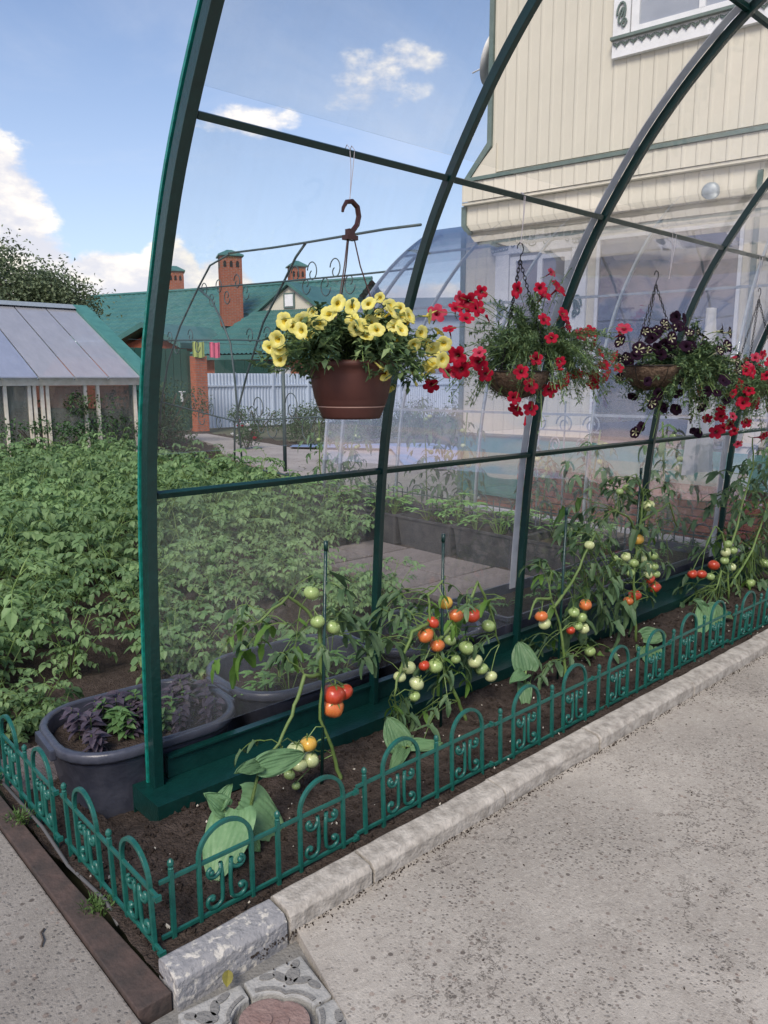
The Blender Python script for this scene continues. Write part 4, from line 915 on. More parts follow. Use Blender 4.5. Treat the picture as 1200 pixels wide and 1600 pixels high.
def melon(k, h=.16, n=7, s=.07):
    random.seed(k); b = MB()
    for j in range(n):
        a = rnd(0, 6.28); r = rnd(.03, .13); e = V((cos(a) * r, sin(a) * r, h * rnd(.4, 1.1)))
        b.cur = 1; b.tube([(0, 0, 0), V((e.x * .4, e.y * .4, e.z * .8)), e], .0022, 4, cap=False); b.cur = 0
        for q in (-1, 0, 1):
            aa = a + q * .75; leaf_flat(b, s * (1 if q == 0 else .75), s * .5, .3, 4, .4, e, frameR((cos(aa), sin(aa), .35), rnd(-.3, .3)), lambda t: (.5 + .5 * abs(sin(t * 2.5 * pi + .6))) * (1 - t * .6))
    return b.mesh('melon_seedling', [M_seed, M_stem])
MS = [melon(k) for k in range(4)]
random.seed(14)
for i, (x, y) in enumerate(((1.78, 2.7), (1.95, 2.86), (2.1, 2.75), (2.25, 2.85), (1.88, 2.68), (2.18, 2.68))):
    sprig_plant((x, y, .085), 'melon_seedling', 'pale lobed melon seedling in the second black tub', 'seedling', MS[i % 4], 'seedlings in the second tub', rnd(.9, 1.3))
for i, (x, y) in enumerate(((2.6, 2.7), (2.8, 2.85), (2.95, 2.75))):
    sprig_plant((x, y, .085), 'melon_seedling', 'pale lobed melon seedling in the third black tub', 'seedling', MS[i % 4], 'seedlings in the third tub', rnd(.9, 1.3))
for i in range(12):
    x, y = 3.35 + i * .21, 2.76 + rnd(-.1, .1)
    sprig_plant((x, y, .12), 'carrot_seedling', 'low feathery seedling in the long black planters', 'seedling', MS[i % 4], 'seedlings in the long planters', rnd(.6, .9))
for i, y in enumerate(BYS):
    for q in range(5):
        sprig_plant((5.22 + rnd(-.15, .15), y + rnd(-.26, .26), .13), 'vine_seedling', 'young vine seedling in the back row of planter boxes', 'seedling', MS[(i + q) % 4], 'seedlings in the back row planters', rnd(1.2, 1.9))

# ================================================================ hanging flowers
def petunia(R, mp, mt, star=False, lob=.16, depth=1.15):
    b = MB(); n = 30; rings = [(.10, -1.0), (.12, -.6), (.18, -.34), (.38, -.13), (.70, -.03), (.96, .0), (1.04, -.03)]; vs = []
    for i, (r, z) in enumerate(rings):
        for j in range(n):
            a = 2 * pi * j / n; l_ = 1 + lob * (abs(cos(2.5 * a)) ** .5 - .6) * (max(0, i - 2) / 4); ruf = .05 * sin(a * 10 + i) * (max(0, i - 3) / 3)
            vs.append((R * r * l_ * cos(a), R * r * l_ * sin(a), R * (z * depth * (1 if z < 0 and i < 3 else 1) + ruf)))
    fs = []; ms = []
    for i in range(len(rings) - 1):
        for j in range(n):
            fs.append((i * n + j, i * n + (j + 1) % n, (i + 1) * n + (j + 1) % n, (i + 1) * n + j))
            a = 2 * pi * (j + .5) / n; c = abs(cos(2.5 * a))
            ms.append(1 if (i < 2 or (i == 2 and not star)) else (1 if star and 2 <= i <= 4 and c > (.93 if i < 4 else .985) else 0))
    o = len(b.v); b.v += vs; b.f += fs; b.m += ms
    b.cur = 2; b.tube([(0, 0, -R * 1.0 * depth), (0, R * .1, -R * 1.35 * depth), (0, R * .5, -R * 1.7 * depth)], R * .08, 4); b.cur = 0
    return b.mesh('flower', [mp, mt, M_leaf_petl], smooth=True)
FY = petunia(.0265, M_pY, M_pYt, lob=.13); FR = petunia(.031, M_pR, M_pRt, lob=.42); FK = petunia(.030, M_pK, M_pRt, lob=.42); FP = petunia(.031, M_pP, M_pPs, True, lob=.14); FD = petunia(.032, M_pP, M_pP, False, lob=.14)
def bloom_dir(p, c):
    d = (V(p) - V(c)); d.z *= .6; d.normalize()
    return (d * .55 + V((-.5 + rnd(-.7, .7), -.6 + rnd(-.7, .7), rnd(-.4, .7)))).normalized()
def plant_mass(name, c, rad, n, lw, lm, label, seed, flowers, fms, drop=.3, stemsn=70, extra=(), more=0, leaf=None, buds=8):
    random.seed(seed); C_ = V(c); flowers = list(flowers)
    for i in range(more):                                   # further blooms round the near side of the mass
        d_ = V((random.gauss(0, 1), random.gauss(0, 1), random.gauss(.2, .9))).normalized()
        flowers.append(tuple(C_ + V((d_.x * rad[0], d_.y * rad[1], d_.z * rad[2])) * rnd(.85, 1.05)))
    t = thing(name, C_, label, 'petunia', 'flowering petunias in hanging pots')
    b = MB(); st = MB()
    def spray(tgt, k, w=1.0):
        up = V((tgt.x * .35, tgt.y * .35, max(.06, abs(tgt.z) * .5) + .06)); pts = []
        for i in range(8):
            u = i / 7; pts.append(V((0, 0, -.04)) * (1 - u) ** 2 + up * 2 * u * (1 - u) + tgt * u * u)
        b.cur = 2; b.tube(pts, .0016, 3, cap=False)
        for j in range(k):
            u = rnd(.3, 1.0) ** .75; i = min(6, int(u * 7)); p = pts[i].lerp(pts[i + 1], u * 7 - i) + V((rnd(-1, 1), rnd(-1, 1), rnd(-1, 1))) * .012
            d = V((rnd(-1, 1), rnd(-1, 1), rnd(-.5, .9))); b.cur = 1 if random.random() < .25 else 0
            l_ = lw * rnd(.6, 1.15); leaf_flat(b, l_, l_ * lm, .3, 2, rnd(0, .6), p, frameR(d, rnd(-.5, .5)), oval)
    for i in range(stemsn):
        d_ = V((random.gauss(0, 1), random.gauss(0, 1), random.gauss(0, 1) * .9 + .25)).normalized(); q_ = rnd(.45, 1.08)
        hr = sqrt(d_.x ** 2 + d_.y ** 2); tgt = V((d_.x * rad[0] * q_, d_.y * rad[1] * q_, d_.z * rad[2] * q_ - drop * hr * hr * rad[2] * .6))
        spray(tgt, int(n / stemsn))
    for e in extra:
        spray(V(e) - C_, 12)
    for p in flowers:
        q = V(p) - C_; s_ = q * rnd(.55, .75) + V((0, 0, .02)); b.cur = 2; b.tube([s_, s_.lerp(q, .6) + V((0, 0, .01)), q], .0013, 3, cap=False)
        if random.random() < .5:
            for w in range(3): b.cur = 0; leaf_flat(b, lw, lw * lm, .3, 3, .3, s_.lerp(q, rnd(.1, .7)), frameR((rnd(-1, 1), rnd(-1, 1), rnd(-.5, .5))), oval)
    b.obj('foliage', [leaf or M_leaf_pet, M_leaf_petl, M_stem], t)
    for i in range(buds):
        q = V(random.choice(flowers)) - C_; q = q * rnd(.8, 1.1) + V((rnd(-.05, .05), rnd(-.05, .05), rnd(-.06, .02))); d = V((rnd(-1, .3), rnd(-1, .2), rnd(-.8, .5))).normalized()
        k = MB(); k.tube([q - d * .03, q - d * .012, q, q + d * .012, q + d * .02], [.0016, .003, .0035, .0062, .001], 6); k.obj('bud', fms[0].materials[0] if i % 3 else M_leaf_petl, t, smooth=True)
    for p in flowers:
        fm = fms[0] if (len(fms) == 1 or random.random() > (.55 if fms[0] is FP else .22)) else fms[1]
        d = bloom_dir(p, c); R = d.to_track_quat('Z', 'Y').to_matrix() @ Matrix.Rotation(rnd(0, 6.28), 3, 'Z')
        o = put('flower', fm, t); s_ = rnd(.72, 1.12); o.matrix_local = Matrix.Translation(V(p) - C_ + V((.35, .4, 0)) * rnd(-.03, .16) * (1 if fms[0] is not FR else .6)) @ R.to_4x4() @ Matrix.Diagonal((s_ * rnd(.68, 1.08), s_, s_ * rnd(.8, 1.35), 1))
        if len(fms) > 1 and fm is fms[1]: o['label'] = 'paler pink flower' if fms[0] is FR else 'plain dark flower without star'
    return t
# yellow: brown plastic pot on a moulded hook
hp = thing('hanging_pot', (1.70, 2.02, 1.365), 'brown plastic hanging pot with moulded hook under the upper bar', 'hanging pot')
b = MB(); b.lathe([(.001, .0), (.098, .0), (.102, .008), (.112, .035), (.113, .042), (.1185, .046), (.1185, .052), (.1215, .056), (.1215, .062), (.1245, .066), (.133, .11), (.1375, .145), (.139, .168), (.146, .172), (.149, .18), (.147, .192), (.140, .19), (.136, .16), (.12, .08), (.1, .02), (.001, .015)], 40); b.obj('pot', M_terra, hp, smooth=True)
b = MB(); b.lathe([(.1128, .038), (.1160, .041), (.1128, .0425)], 40); b.obj('rim_line', mat('worn_pale_ring', (.4, .25, .2), rough=.6), hp, smooth=True)
b = MB(); b.lathe([(.001, .165), (.135, .165)], 24); b.obj('potting_soil', M_soil, hp)
b = MB(); b.tube([(0, 0, .585)] + [(.0 + .0, 0, .60)] + [(.012, 0, .612), (.030, 0, .632), (.038, 0, .66), (.032, 0, .688), (.010, 0, .703), (-.014, 0, .698), (-.028, 0, .678), (-.031, 0, .665)], [.010, .010, .0095, .009, .009, .009, .0085, .0075, .006, .0045], 8)
b.box((0, 0, .588), (.045, .03, .014)); b.box((0, 0, .60), (.024, .022, .03)); b.obj('hook', M_hook, hp, smooth=False, fix=True)
for k in range(3):
    a = radians(200 + 120 * k); b = MB(); b.tube([(cos(a) * .016, sin(a) * .012, .582), (cos(a) * .035, sin(a) * .03, .50), (cos(a) * .138, sin(a) * .138, .19)], .0024, 5); b.obj('hanger_strand', M_hook, hp)
def string(x, z0, z1, spread, label, m=M_string, sag=0):
    b = MB()
    for s_ in (-1, 1): b.tube([(0, s_ * .001, z0 - z0), (s_ * spread * .4, -.012, (z1 - z0) * .6), (s_ * spread, -.014, z1 - z0 - .0), (s_ * spread, 0, z1 - z0 + .016), (s_ * spread, .014, z1 - z0)], .0016, 4)
    tag(b.obj('hanging_string', m, loc=(x, 2.02, z0)), label, 'string', 'strings looped over the upper bar')
string(1.70, 2.072, 2.222, .010, 'pale string looped over the bar holding the brown hook')
plant_mass('petunia_plant', (1.73, 2.02, 1.60), (.35, .27, .15), 8000, .036, .55, 'yellow petunia with dense leaves filling the brown hanging pot', 41, FL_Y, [FY], .5, 130, more=20, leaf=M_leaf_petd)
def chain(b, p0, p1, link=.022, r=.0016):
    p0, p1 = V(p0), V(p1); n_ = max(2, int((p1 - p0).length / (link * .72))); d = (p1 - p0).normalized(); a = d.orthogonal().normalized(); c = d.cross(a)
    for i in range(n_):
        o = p0.lerp(p1, (i + .5) / n_); s_ = a if i % 2 else c
        b.tube([o + d * link * .5 * cos(t) + s_ * link * .27 * sin(t) for t in [2 * pi * j / 8 for j in range(9)]], r, 4, cap=False)
def coco_basket(x, z, R, label, hookz, hook_r=.022):
    t = thing('coco_basket', (x, 2.02, z), label, 'hanging basket', 'coco lined hanging baskets')
    random.seed(int(x * 100)); b = MB(); n_ = 28; prof = [(.001, -.78), (.30, -.76), (.58, -.62), (.80, -.42), (.94, -.2), (1.0, 0), (.93, .03), (.86, -.05)]; vs = []
    for i, (r, zz) in enumerate(prof):
        for j in range(n_):
            a = 2 * pi * j / n_; w = 1 + .06 * noise.noise(V((cos(a) * 3, sin(a) * 3, zz * 4 + x))); vs.append((r * R * w * cos(a), r * R * w * sin(a), zz * R * w))
    b.add(vs, [(i * n_ + j, i * n_ + (j + 1) % n_, (i + 1) * n_ + (j + 1) % n_, (i + 1) * n_ + j) for i in range(len(prof) - 1) for j in range(n_)])
    for i in range(500):
        a = rnd(0, 6.28); q = rnd(.1, 1.5); p = V((cos(a) * sin(q) * R, sin(a) * sin(q) * R, -cos(q) * R * .78)) * 1.0; d = V((rnd(-1, 1), rnd(-1, 1), rnd(-1, .4))).normalized() * rnd(.01, .03)
        b.tube([p, p * 1.02 + d * .5, p * 1.01 + d], .0006, 3, cap=False)
    b.obj('coco_liner', M_coco, t, smooth=True)
    b = MB(); b.tube([(cos(a) * R * 1.01, sin(a) * R * 1.01, .0) for a in [2 * pi * j / 28 for j in range(29)]], .0026, 5)
    for k in range(6):
        a = pi * k / 3; b.tube([(cos(a) * sin(q) * R * 1.03, sin(a) * sin(q) * R * 1.03, -cos(q) * R * .8) for q in [pi / 2 * j / 6 for j in range(7)]], .0018, 4)
    b.obj('wire_frame', M_chain, t)
    hz = hookz - z
    for k in range(3):
        a = radians(190 + 120 * k); b = MB(); chain(b, (0, 0, hz - .03), (cos(a) * R, sin(a) * R, 0)); b.obj('chain', M_chain, t)
    b = MB(); b.tube([(0, 0, hz - .035), (.002, 0, hz - .01), (.015, 0, hz), (.021, 0, hz + .017), (.013, 0, hz + .034), (-.005, 0, hz + .038), (-.017, 0, hz + .028), (-.02, 0, hz + .014)], .0022, 6); b.obj('hook', M_chain, t)
    return t
def cascade(p0, p1, k=6): return [tuple(V(p0).lerp(V(p1), i / k)) for i in range(1, k + 1)]
coco_basket(2.60, 1.525, .135, 'coco basket of the red petunia hanging nearest, beside the brown pot', 2.0)
string(2.60, 2.03, 2.215, .004, 'thin pale string above the red petunia basket')
plant_mass('petunia_plant', (2.72, 2.02, 1.61), (.52, .30, .23), 16000, .028, .26, 'red trailing petunia with fine pale stems in a coco basket', 42, FL_R, [FR, FK], .9, 150, [(2.72, 1.95, 1.9), (2.6, 1.92, 1.86), (2.2, 1.95, 1.8), (3.3, 1.95, 1.6), (3.35, 1.95, 1.45), (3.2, 1.95, 1.38), (2.62, 1.9, 1.3), (2.85, 1.95, 1.95), (2.15, 1.95, 1.5)])
coco_basket(3.70, 1.56, .15, 'coco basket of the dark purple petunia hanging on thin chains', 1.99)
string(3.83, 2.0, 2.215, .02, 'widely looped pale string above the dark petunia basket')
plant_mass('petunia_plant', (3.98, 1.98, 1.55), (.44, .28, .26), 14000, .030, .42, 'dark purple petunia with cream star stripes in a coco basket', 43, FL_P, [FP, FD], .7, 150, more=60, leaf=M_leaf_petd, extra=[(3.65, 1.95, 1.3), (3.63, 1.95, 1.2), (4.15, 1.95, 1.2), (4.2, 1.95, 1.25)])
coco_basket(4.95, 1.50, .15, 'coco basket of the red petunia at the right edge of view', 2.0)
string(4.90, 2.02, 2.215, .02, 'pale string above the rightmost petunia basket')
plant_mass('petunia_plant', (4.93, 1.98, 1.42), (.50, .28, .26), 13000, .028, .3, 'red petunia with fine leaves at the right edge of view', 44, FL_R2, [FR, FK], .6, 130, more=20)
# ================================================================ rear lean-to canopy along the house
HA = V((-.18, .984, 0)).normalized(); HN = V((.984, .18, 0)).normalized()   # along the house (away), and towards the house
RB = V((5.58, 4.80, 0))
rc = thing('lean_to_canopy', RB, 'grey framed lean-to canopy with bluish sheets arching to the house wall', 'canopy', rz=atan2(-HA.y, -HA.x))
# local x = towards the camera side along the house, local y = towards the house
RP = [(0, -.10), (.02, .4), (.06, .8), (.13, 1.2), (.26, 1.6), (.42, 1.92), (.64, 2.22), (.92, 2.5), (1.25, 2.78), (1.6, 3.02), (1.95, 3.22), (2.2, 3.34)]
RPF = densify(RP, 2)
sgn = 1
# local +y must point to the house: check handedness
lx = V((cos(rc.rotation_euler.z), sin(rc.rotation_euler.z), 0)); ly = V((-lx.y, lx.x, 0)); sgn = 1 if ly.dot(HN) > 0 else -1
ribs = [-1.95, -1.72, -.95, 0, 1.1, 2.2, 3.3, 4.4]
for i, x in enumerate(ribs):
    b = MB(); b.sweep([(x, sgn * u, z) for u, z in RPF], (1, 0, 0), .03 if i < 2 else .022, .03); b.obj('rib', M_grey, rc, fix=True)
for u, z in ((.125, 1.18), (.66, 2.24), (1.5, 2.95), (2.19, 3.33)):
    b = MB(); b.box(((ribs[0] + ribs[-1]) / 2, sgn * u, z), (ribs[-1] - ribs[0], .022, .022)); b.obj('purlin', M_grey, rc)
O2 = [(u - .022, z + .006) for u, z in RPF]
for i in range(1, len(ribs) - 1):
    for (z0, z1) in ((-.2, 1.21), (1.18, 2.26), (2.2, 3.5)):
        P = [p for p in O2 if z0 <= p[1] <= z1]; x0, x1 = ribs[i] + .003, ribs[i + 1] - .003
        if i == 1: x0 = ribs[0]
        n_ = len(P); Q = [(u - .004, z + .001) for u, z in P]; k = 2 * n_
        vs = [(x, sgn * u, z) for x in (x0, x1) for u, z in P + Q[::-1]]
        fs = [(j, (j + 1) % k, k + (j + 1) % k, k + j) for j in range(k)] + [(j, k - 1 - j, k - 2 - j, j + 1) for j in range(n_ - 1)] + [(k + j, k + j + 1, k + k - 2 - j, k + k - 1 - j) for j in range(n_ - 1)]
        b = MB(); b.add(vs, fs); b.obj('tinted_sheet', M_sheet2, rc, smooth=False, fix=True)

# ================================================================ wire trellis arch beyond
tr = thing('wire_trellis', (7.3, 12.0, -.1), 'dark wire garden arch with scrolls standing at the end of the potato bed', 'trellis')
OT = V((-7.3, -12.0, .1)); TX = lambda y: 7.15 + (y - 9.5) * .085
def tp(y, z, dx=0): return V((TX(y) + dx, y, z)) + OT
def tline(name, pts, r=.014, dx=0):
    b = MB(); b.tube([tp(y, z, dx) for y, z in pts], r, 6); b.obj(name, M_wire, tr, smooth=True)
tline('hoop', [(15.6, -.1), (15.4, .9), (14.9, 1.8), (14.2, 2.5), (13.3, 3.15), (12.75, 3.5), (12.0, 3.6)], .018)
tline('top_bar', [(12.0, 3.62), (10.5, 3.52), (9.56, 3.47), (7.6, 3.38), (6.9, 3.33)], .018)
tline('bar', [(13.3, 3.15), (11, 3.02), (8.2, 2.88), (7.0, 2.83)]); tline('bar', [(15.4, 2.28), (12, 2.16), (9.3, 2.03), (8.2, 1.98)]); tline('bar', [(15.4, 1.0), (12, .74), (9.3, .92), (8.2, .9)], .013)
tline('ground_bar', [(15.6, .0), (12, -.05), (9.3, -.06), (8.2, -.06)], .018)
tline('leg', [(13.23, 3.12), (12.75, 2.9), (12.35, 2.5), (12.05, 2.1), (11.95, 1.6), (11.75, .0)], .02); tline('leg', [(9.56, 3.47), (9.85, 3.3), (10.25, 2.95), (10.9, 2.4), (11.5, 1.6), (12.05, .7), (12.1, -.05)], .02, .03)
for y, z0, z1 in ((10.25, .0, 1.7), (15.7, -.1, 2.3)): tline('post', [(y, z0), (y, z1)], .03)
def scrollT(y, z, s, up=1, flip=1):
    b = MB(); P = [(y + flip * s * (.5 + .5 * cos(a) * (1 - a / 14)), z + up * s * (.02 + (.5 * sin(a) + .5) * (1 - a / 14))) for a in [i * .35 for i in range(22)]]
    b.tube([tp(a, c) for a, c in P], .009, 5); b.obj('scroll', M_wire, tr, smooth=True)
random.seed(2)
for y, z, s in ((12.9, 3.0, .3), (12.3, 3.0, .3), (11.6, 3.02, .3), (9.7, 2.95, .3), (9.2, 2.92, .35), (8.6, 2.9, .35), (14.6, 2.2, .3), (13.6, 2.2, .3), (11.2, 2.1, .3), (10.6, 2.1, .3), (13.6, .9, .4), (12.8, .8, .3), (11.2, .8, .3), (10.9, .85, .45), (9.8, .9, .5)):
    scrollT(y, z, s * .8, 1, 1); scrollT(y - .05, z, s * .8, -1, -1)

# ================================================================ terrace of the house
ter = thing('brick_terrace', (6.95, 4.0, 0), 'low red brick terrace with green sloping cap along the house foot', 'terrace')
TO = V((-6.95, -4.0, 0))
bm_ = MB(); bm_.box((0, 0, 0), (.118, .245, .062)); BRK = bm_.mesh('brick', M_brickd, fix=True, bevel=.004, seg=1)
bh = MB(); bh.box((0, 0, 0), (.118, .12, .062)); BRKh = bh.mesh('brick', M_brickd, fix=True, bevel=.004, seg=1)
random.seed(6)
for r in range(7):
    y0 = 1.62 + (.13 if r % 2 else 0); yend = 5.10 if r > 1 else 5.85
    y_ = y0
    while y_ < yend:
        x_ = 6.99 - .0
        o = put('brick', BRK, ter, V((x_ + rnd(-.003, .003), y_ + .125, .036 + r * .0735)) + TO, (rnd(-.01, .01), 0, 0)); y_ += .257
b = MB(); b.bx((6.945 + .008, 1.62, 0), (7.6, 5.15, .50)); b.bx((6.953, 5.15, 0), (7.5, 5.9, .14)); b.obj('mortar_core', M_mortar, ter).location = TO
b = MB(); b.prism([(6.86, .53), (6.86, .56), (7.55, .78), (7.55, .52)], 1.6, 5.2, axis=1); b.obj('sloping_cap', M_teal, ter, fix=True).location = TO
b = MB(); b.bx((6.88, 5.22, .155), (7.5, 5.95, .185)); b.obj('low_step', M_teal, ter).location = TO
b = MB(); b.bx((6.78, 1.62, -.01), (6.86, 6.0, .03)); tag(b.obj('white_kerb', M_white), 'white painted kerb line in front of the brick terrace', 'kerb')
# dark little edging fence behind the back planters
def ear_fence(y0, n_, x, label):
    t = thing('low_border_fence', (x, y0, 0), label, 'garden fence', 'dark border fences behind the planters')
    for k in range(n_):
        yy = k * .30
        for name, fn in (('arch', 0), ('arch', 1)):
            b = MB(); c = yy + (.08 if fn == 0 else .23); r = .07 if fn == 0 else .0
            if fn == 0: b.tube([(0, c - r, 0), (0, c - r, .30)] + [(0, c + r * cos(a), .30 + r * sin(a)) for a in [pi - pi * i / 8 for i in range(9)]] + [(0, c + r, 0)], .006, 5)
            else: b.tube([(0, c, 0), (0, c, .33)], .006, 5)
            b.obj('arch' if fn == 0 else 'picket', M_wire, t)
    for z in (.08, .27): b = MB(); b.box((0, n_ * .15, z), (.008, n_ * .30, .012)); b.obj('rail', M_wire, t)
ear_fence(2.6, 6, 5.86, 'near stretch of dark border fence behind the planters'); ear_fence(4.5, 7, 5.78, 'far stretch of dark border fence behind the planters')
# tall plants behind the planters
def tallplant(loc, h, label, seed, n=26, m=M_leaf_tom):
    random.seed(seed); t = thing('tall_tomato', loc, label, 'tomato plant', 'tomato plants behind the planters'); b = MB(); c = MB()
    c.tube([(0, 0, 0), (rnd(-.05, .05), rnd(-.05, .05), h * .5), (rnd(-.08, .08), rnd(-.08, .08), h)], .008, 5); c.obj('stem', M_stem, t)
    for i in range(n):
        a = i * 2.4; z = h * (.2 + .8 * i / n); compound(b, (0, 0, z), (cos(a), sin(a), rnd(.0, .5)), rnd(.18, .3), .36, 2, .7, 0, lobed=True, ms=1)
    b.obj('foliage', [m, M_stem], t)
    return t
for i, (x, y, h) in enumerate(((5.95, 3.05, 1.15), (5.95, 3.75, 1.05), (6.0, 4.35, .9), (5.95, 5.3, 1.15), (5.9, 5.75, 1.3), (6.1, 2.3, 1.1), (5.6, 7.2, 1.0), (6.4, 7.6, .9))):
    t = tallplant((x, y, 0), h, ('tall tomato plant behind the nearest planter box, before the brick terrace', 'leafy tomato plant before the middle of the brick terrace', 'shorter tomato plant by the left end of the brick terrace', 'slim tomato plant before the green house foot',
       'tallest tomato plant behind the back row planters, with pale fruit', 'tomato plant behind the right-hand red tomatoes, near the terrace', 'leafy plant beside the far planter boxes', 'leafy plant beyond the lean-to canopy foot')[i], 60 + i)
    for k in range(4):
        r = .028; o = put('tomato', TMs['g' if k else 'l'][0], t, (rnd(-.1, .1), rnd(-.12, .0), h * rnd(.5, .95)), (0, 0, rnd(0, 6))); o.scale = (r, r, r)
# white scroll flower stand
fs_ = thing('scroll_stand', (6.3, 4.3, 0), 'pale metal scroll plant stand before the cream wall', 'plant stand')
for k in range(3):
    b = MB(); y_ = -.3 + k * .3; b.tube([(0, y_, 0), (0, y_, 1.28)], .010, 6); b.obj('upright', M_grey, fs_)
    b = MB(); b.tube([(0, y_ + .1 * cos(a) * (1 - a / 13), 1.06 + .1 * sin(a) * (1 - a / 13)) for a in [i * .4 for i in range(24)]], .008, 5); b.obj('scroll', M_grey, fs_)
    b = MB(); b.tube([(0, y_ + .1 + .06 * cos(a) * (1 - a / 13), .86 + .08 * sin(a) * (1 - a / 13)) for a in [i * .4 for i in range(24)]], .008, 5); b.obj('scroll', M_grey, fs_)
b = MB(); b.box((0, 0, 1.0), (.012, .8, .016)); b.obj('crossbar', M_grey, fs_)

# ================================================================ house on the right
HO = V((7.8, 5.0, 0))
hs = thing('house', HO, 'two storey cream sided house with carved window trims on the right', 'house', rz=atan2(-.984, .18))
# local x = s (towards the camera side), local y = into the house, z up; check
hx = V((.18, -.984, 0)); hy = V((-hx.y, hx.x, 0)); HS = 1 if hy.dot(HN) > 0 else -1
def hb_(a, c, name, m, **k):
    b = MB(); b.bx((a[0], HS * a[1], a[2]), (c[0], HS * c[1], c[2])); return b.obj(name, m, hs, **k)
SR = 7.5
hb_((-1.70, .03, -.1), (SR, 6.0, 3.85), 'wall_core', M_cream)
b = MB(); b.prism([(-1.38, 3.85), (SR, 3.85), (SR, 7.2), (2.9, 9.3), (-1.38, 7.0)], HS * .035, HS * 6.0, axis=1); b.obj('upper_wall_core', M_cream, hs, fix=True)
def board_mesh(w, h):
    b = MB(); t = .006
    b.prism([(0, 0), (w * .10, -.0045), (w * .22, -.0045), (w * .30, -.001), (w * .98, 0), (w * .98, .012), (0, .012)], 0, h, axis=2)
    return b.mesh('siding_board', M_cream, fix=True)
W = .145
def boards(s0, s1, z0, z1, off_=0.0, tilt=0, skip=()):
    me = board_mesh(W, z1 - z0); s_ = s0
    while s_ < s1 - .01:
        if not any(a < s_ + W / 2 < c for a, c in skip):
            o = put('siding_board', me, hs, (s_, HS * off_, z0)); o.rotation_euler.x = HS * tilt
            if HS < 0: o.scale.y = -1
        s_ += W
boards(-1.70, 4.2, .80, 3.58, .012)
boards(-1.36, 4.2, 3.93, 6.9, .016)
boards(-1.72, 4.2, 3.62, 3.84, -.075, .0)
hb_((-1.74, -.10, 3.845), (SR, .03, 3.885), 'ledge_cap', M_gtrim); hb_((-1.73, -.062, 3.585), (SR, .03, 3.615), 'skirt_edge', M_cream)
b = MB(); b.prism([(-1.74, 3.88), (-1.66, 3.88), (-1.36, 4.22), (-1.36, 4.33)], HS * -.03, HS * .3, axis=1); b.obj('flared_corner', M_gtrim, hs, fix=True)
b = MB(); b.prism([(-1.68, 3.88), (-1.30, 3.88), (-1.30, 4.25)], HS * -.012, HS * .03, axis=1); b.obj('flare_infill', M_cream, hs, fix=True)
hb_((-1.42, -.02, 4.25), (-1.365, .3, 7.0), 'corner_trim', M_gtrim); hb_((-1.76, -.02, -.05), (-1.70, .25, 3.58), 'lower_corner_trim', M_gtrim)
hb_((-1.70, -.03, -.05), (.12, .0, .78), 'painted_plinth', M_teal); hb_((-1.72, -.05, .78), (.14, .01, .81), 'plinth_cap', M_gtrim)
# roof of the house, out of frame above
b = MB(); b.prism([(-1.9, 6.75), (2.9, 9.5), (SR + .4, 7.0), (SR + .4, 7.15), (2.9, 9.68), (-1.9, 6.95)], HS * -.5, HS * 6.4, axis=1); b.obj('roof', M_roof, hs, fix=True)
def lace(x0, x1, z, parent, step=.085, r=.036, yy=-.055):
    """carved hanging lace: a row of scallops with pierced centres"""
    b = MB(); n_ = int((x1 - x0) / step)
    for i in range(n_):
        c = x0 + (i + .5) * (x1 - x0) / n_
        pts = [(c + r * cos(a), HS * yy, z - r * .35 - r * abs(sin(a)) * .9) for a in [pi * j / 8 for j in range(9)]]
        b.tube(pts, .008, 4); b.tube([(c + r * .5 * cos(a), HS * yy, z - r * .5 - r * .4 * sin(a)) for a in [pi * j / 6 for j in range(7)]], .006, 4)
        b.box((c, HS * yy, z - r * 1.5), (.014, .012, .02))
    b.obj('lace_trim', M_gtrim, parent)
def carved_side(x, z0, z1, parent, m=M_gtrim):
    b = MB(); h = z1 - z0
    for k in range(2):
        zc = z0 + h * (.25 + .5 * k); s_ = 1 if k else -1
        b.tube([(x + .05 * s_ * cos(a) * (1 - a / 16), HS * -.056, zc + h * .17 * sin(a * .9) * (1 - a / 16)) for a in [i * .45 for i in range(26)]], .012, 5)
        b.tube([(x - .03 * s_ + .03 * cos(a) * (1 - a / 14), HS * -.056, zc - h * .12 + .05 * sin(a) * (1 - a / 14)) for a in [i * .45 for i in range(22)]], .009, 5)
    b.obj('carved_ornament', m, parent)
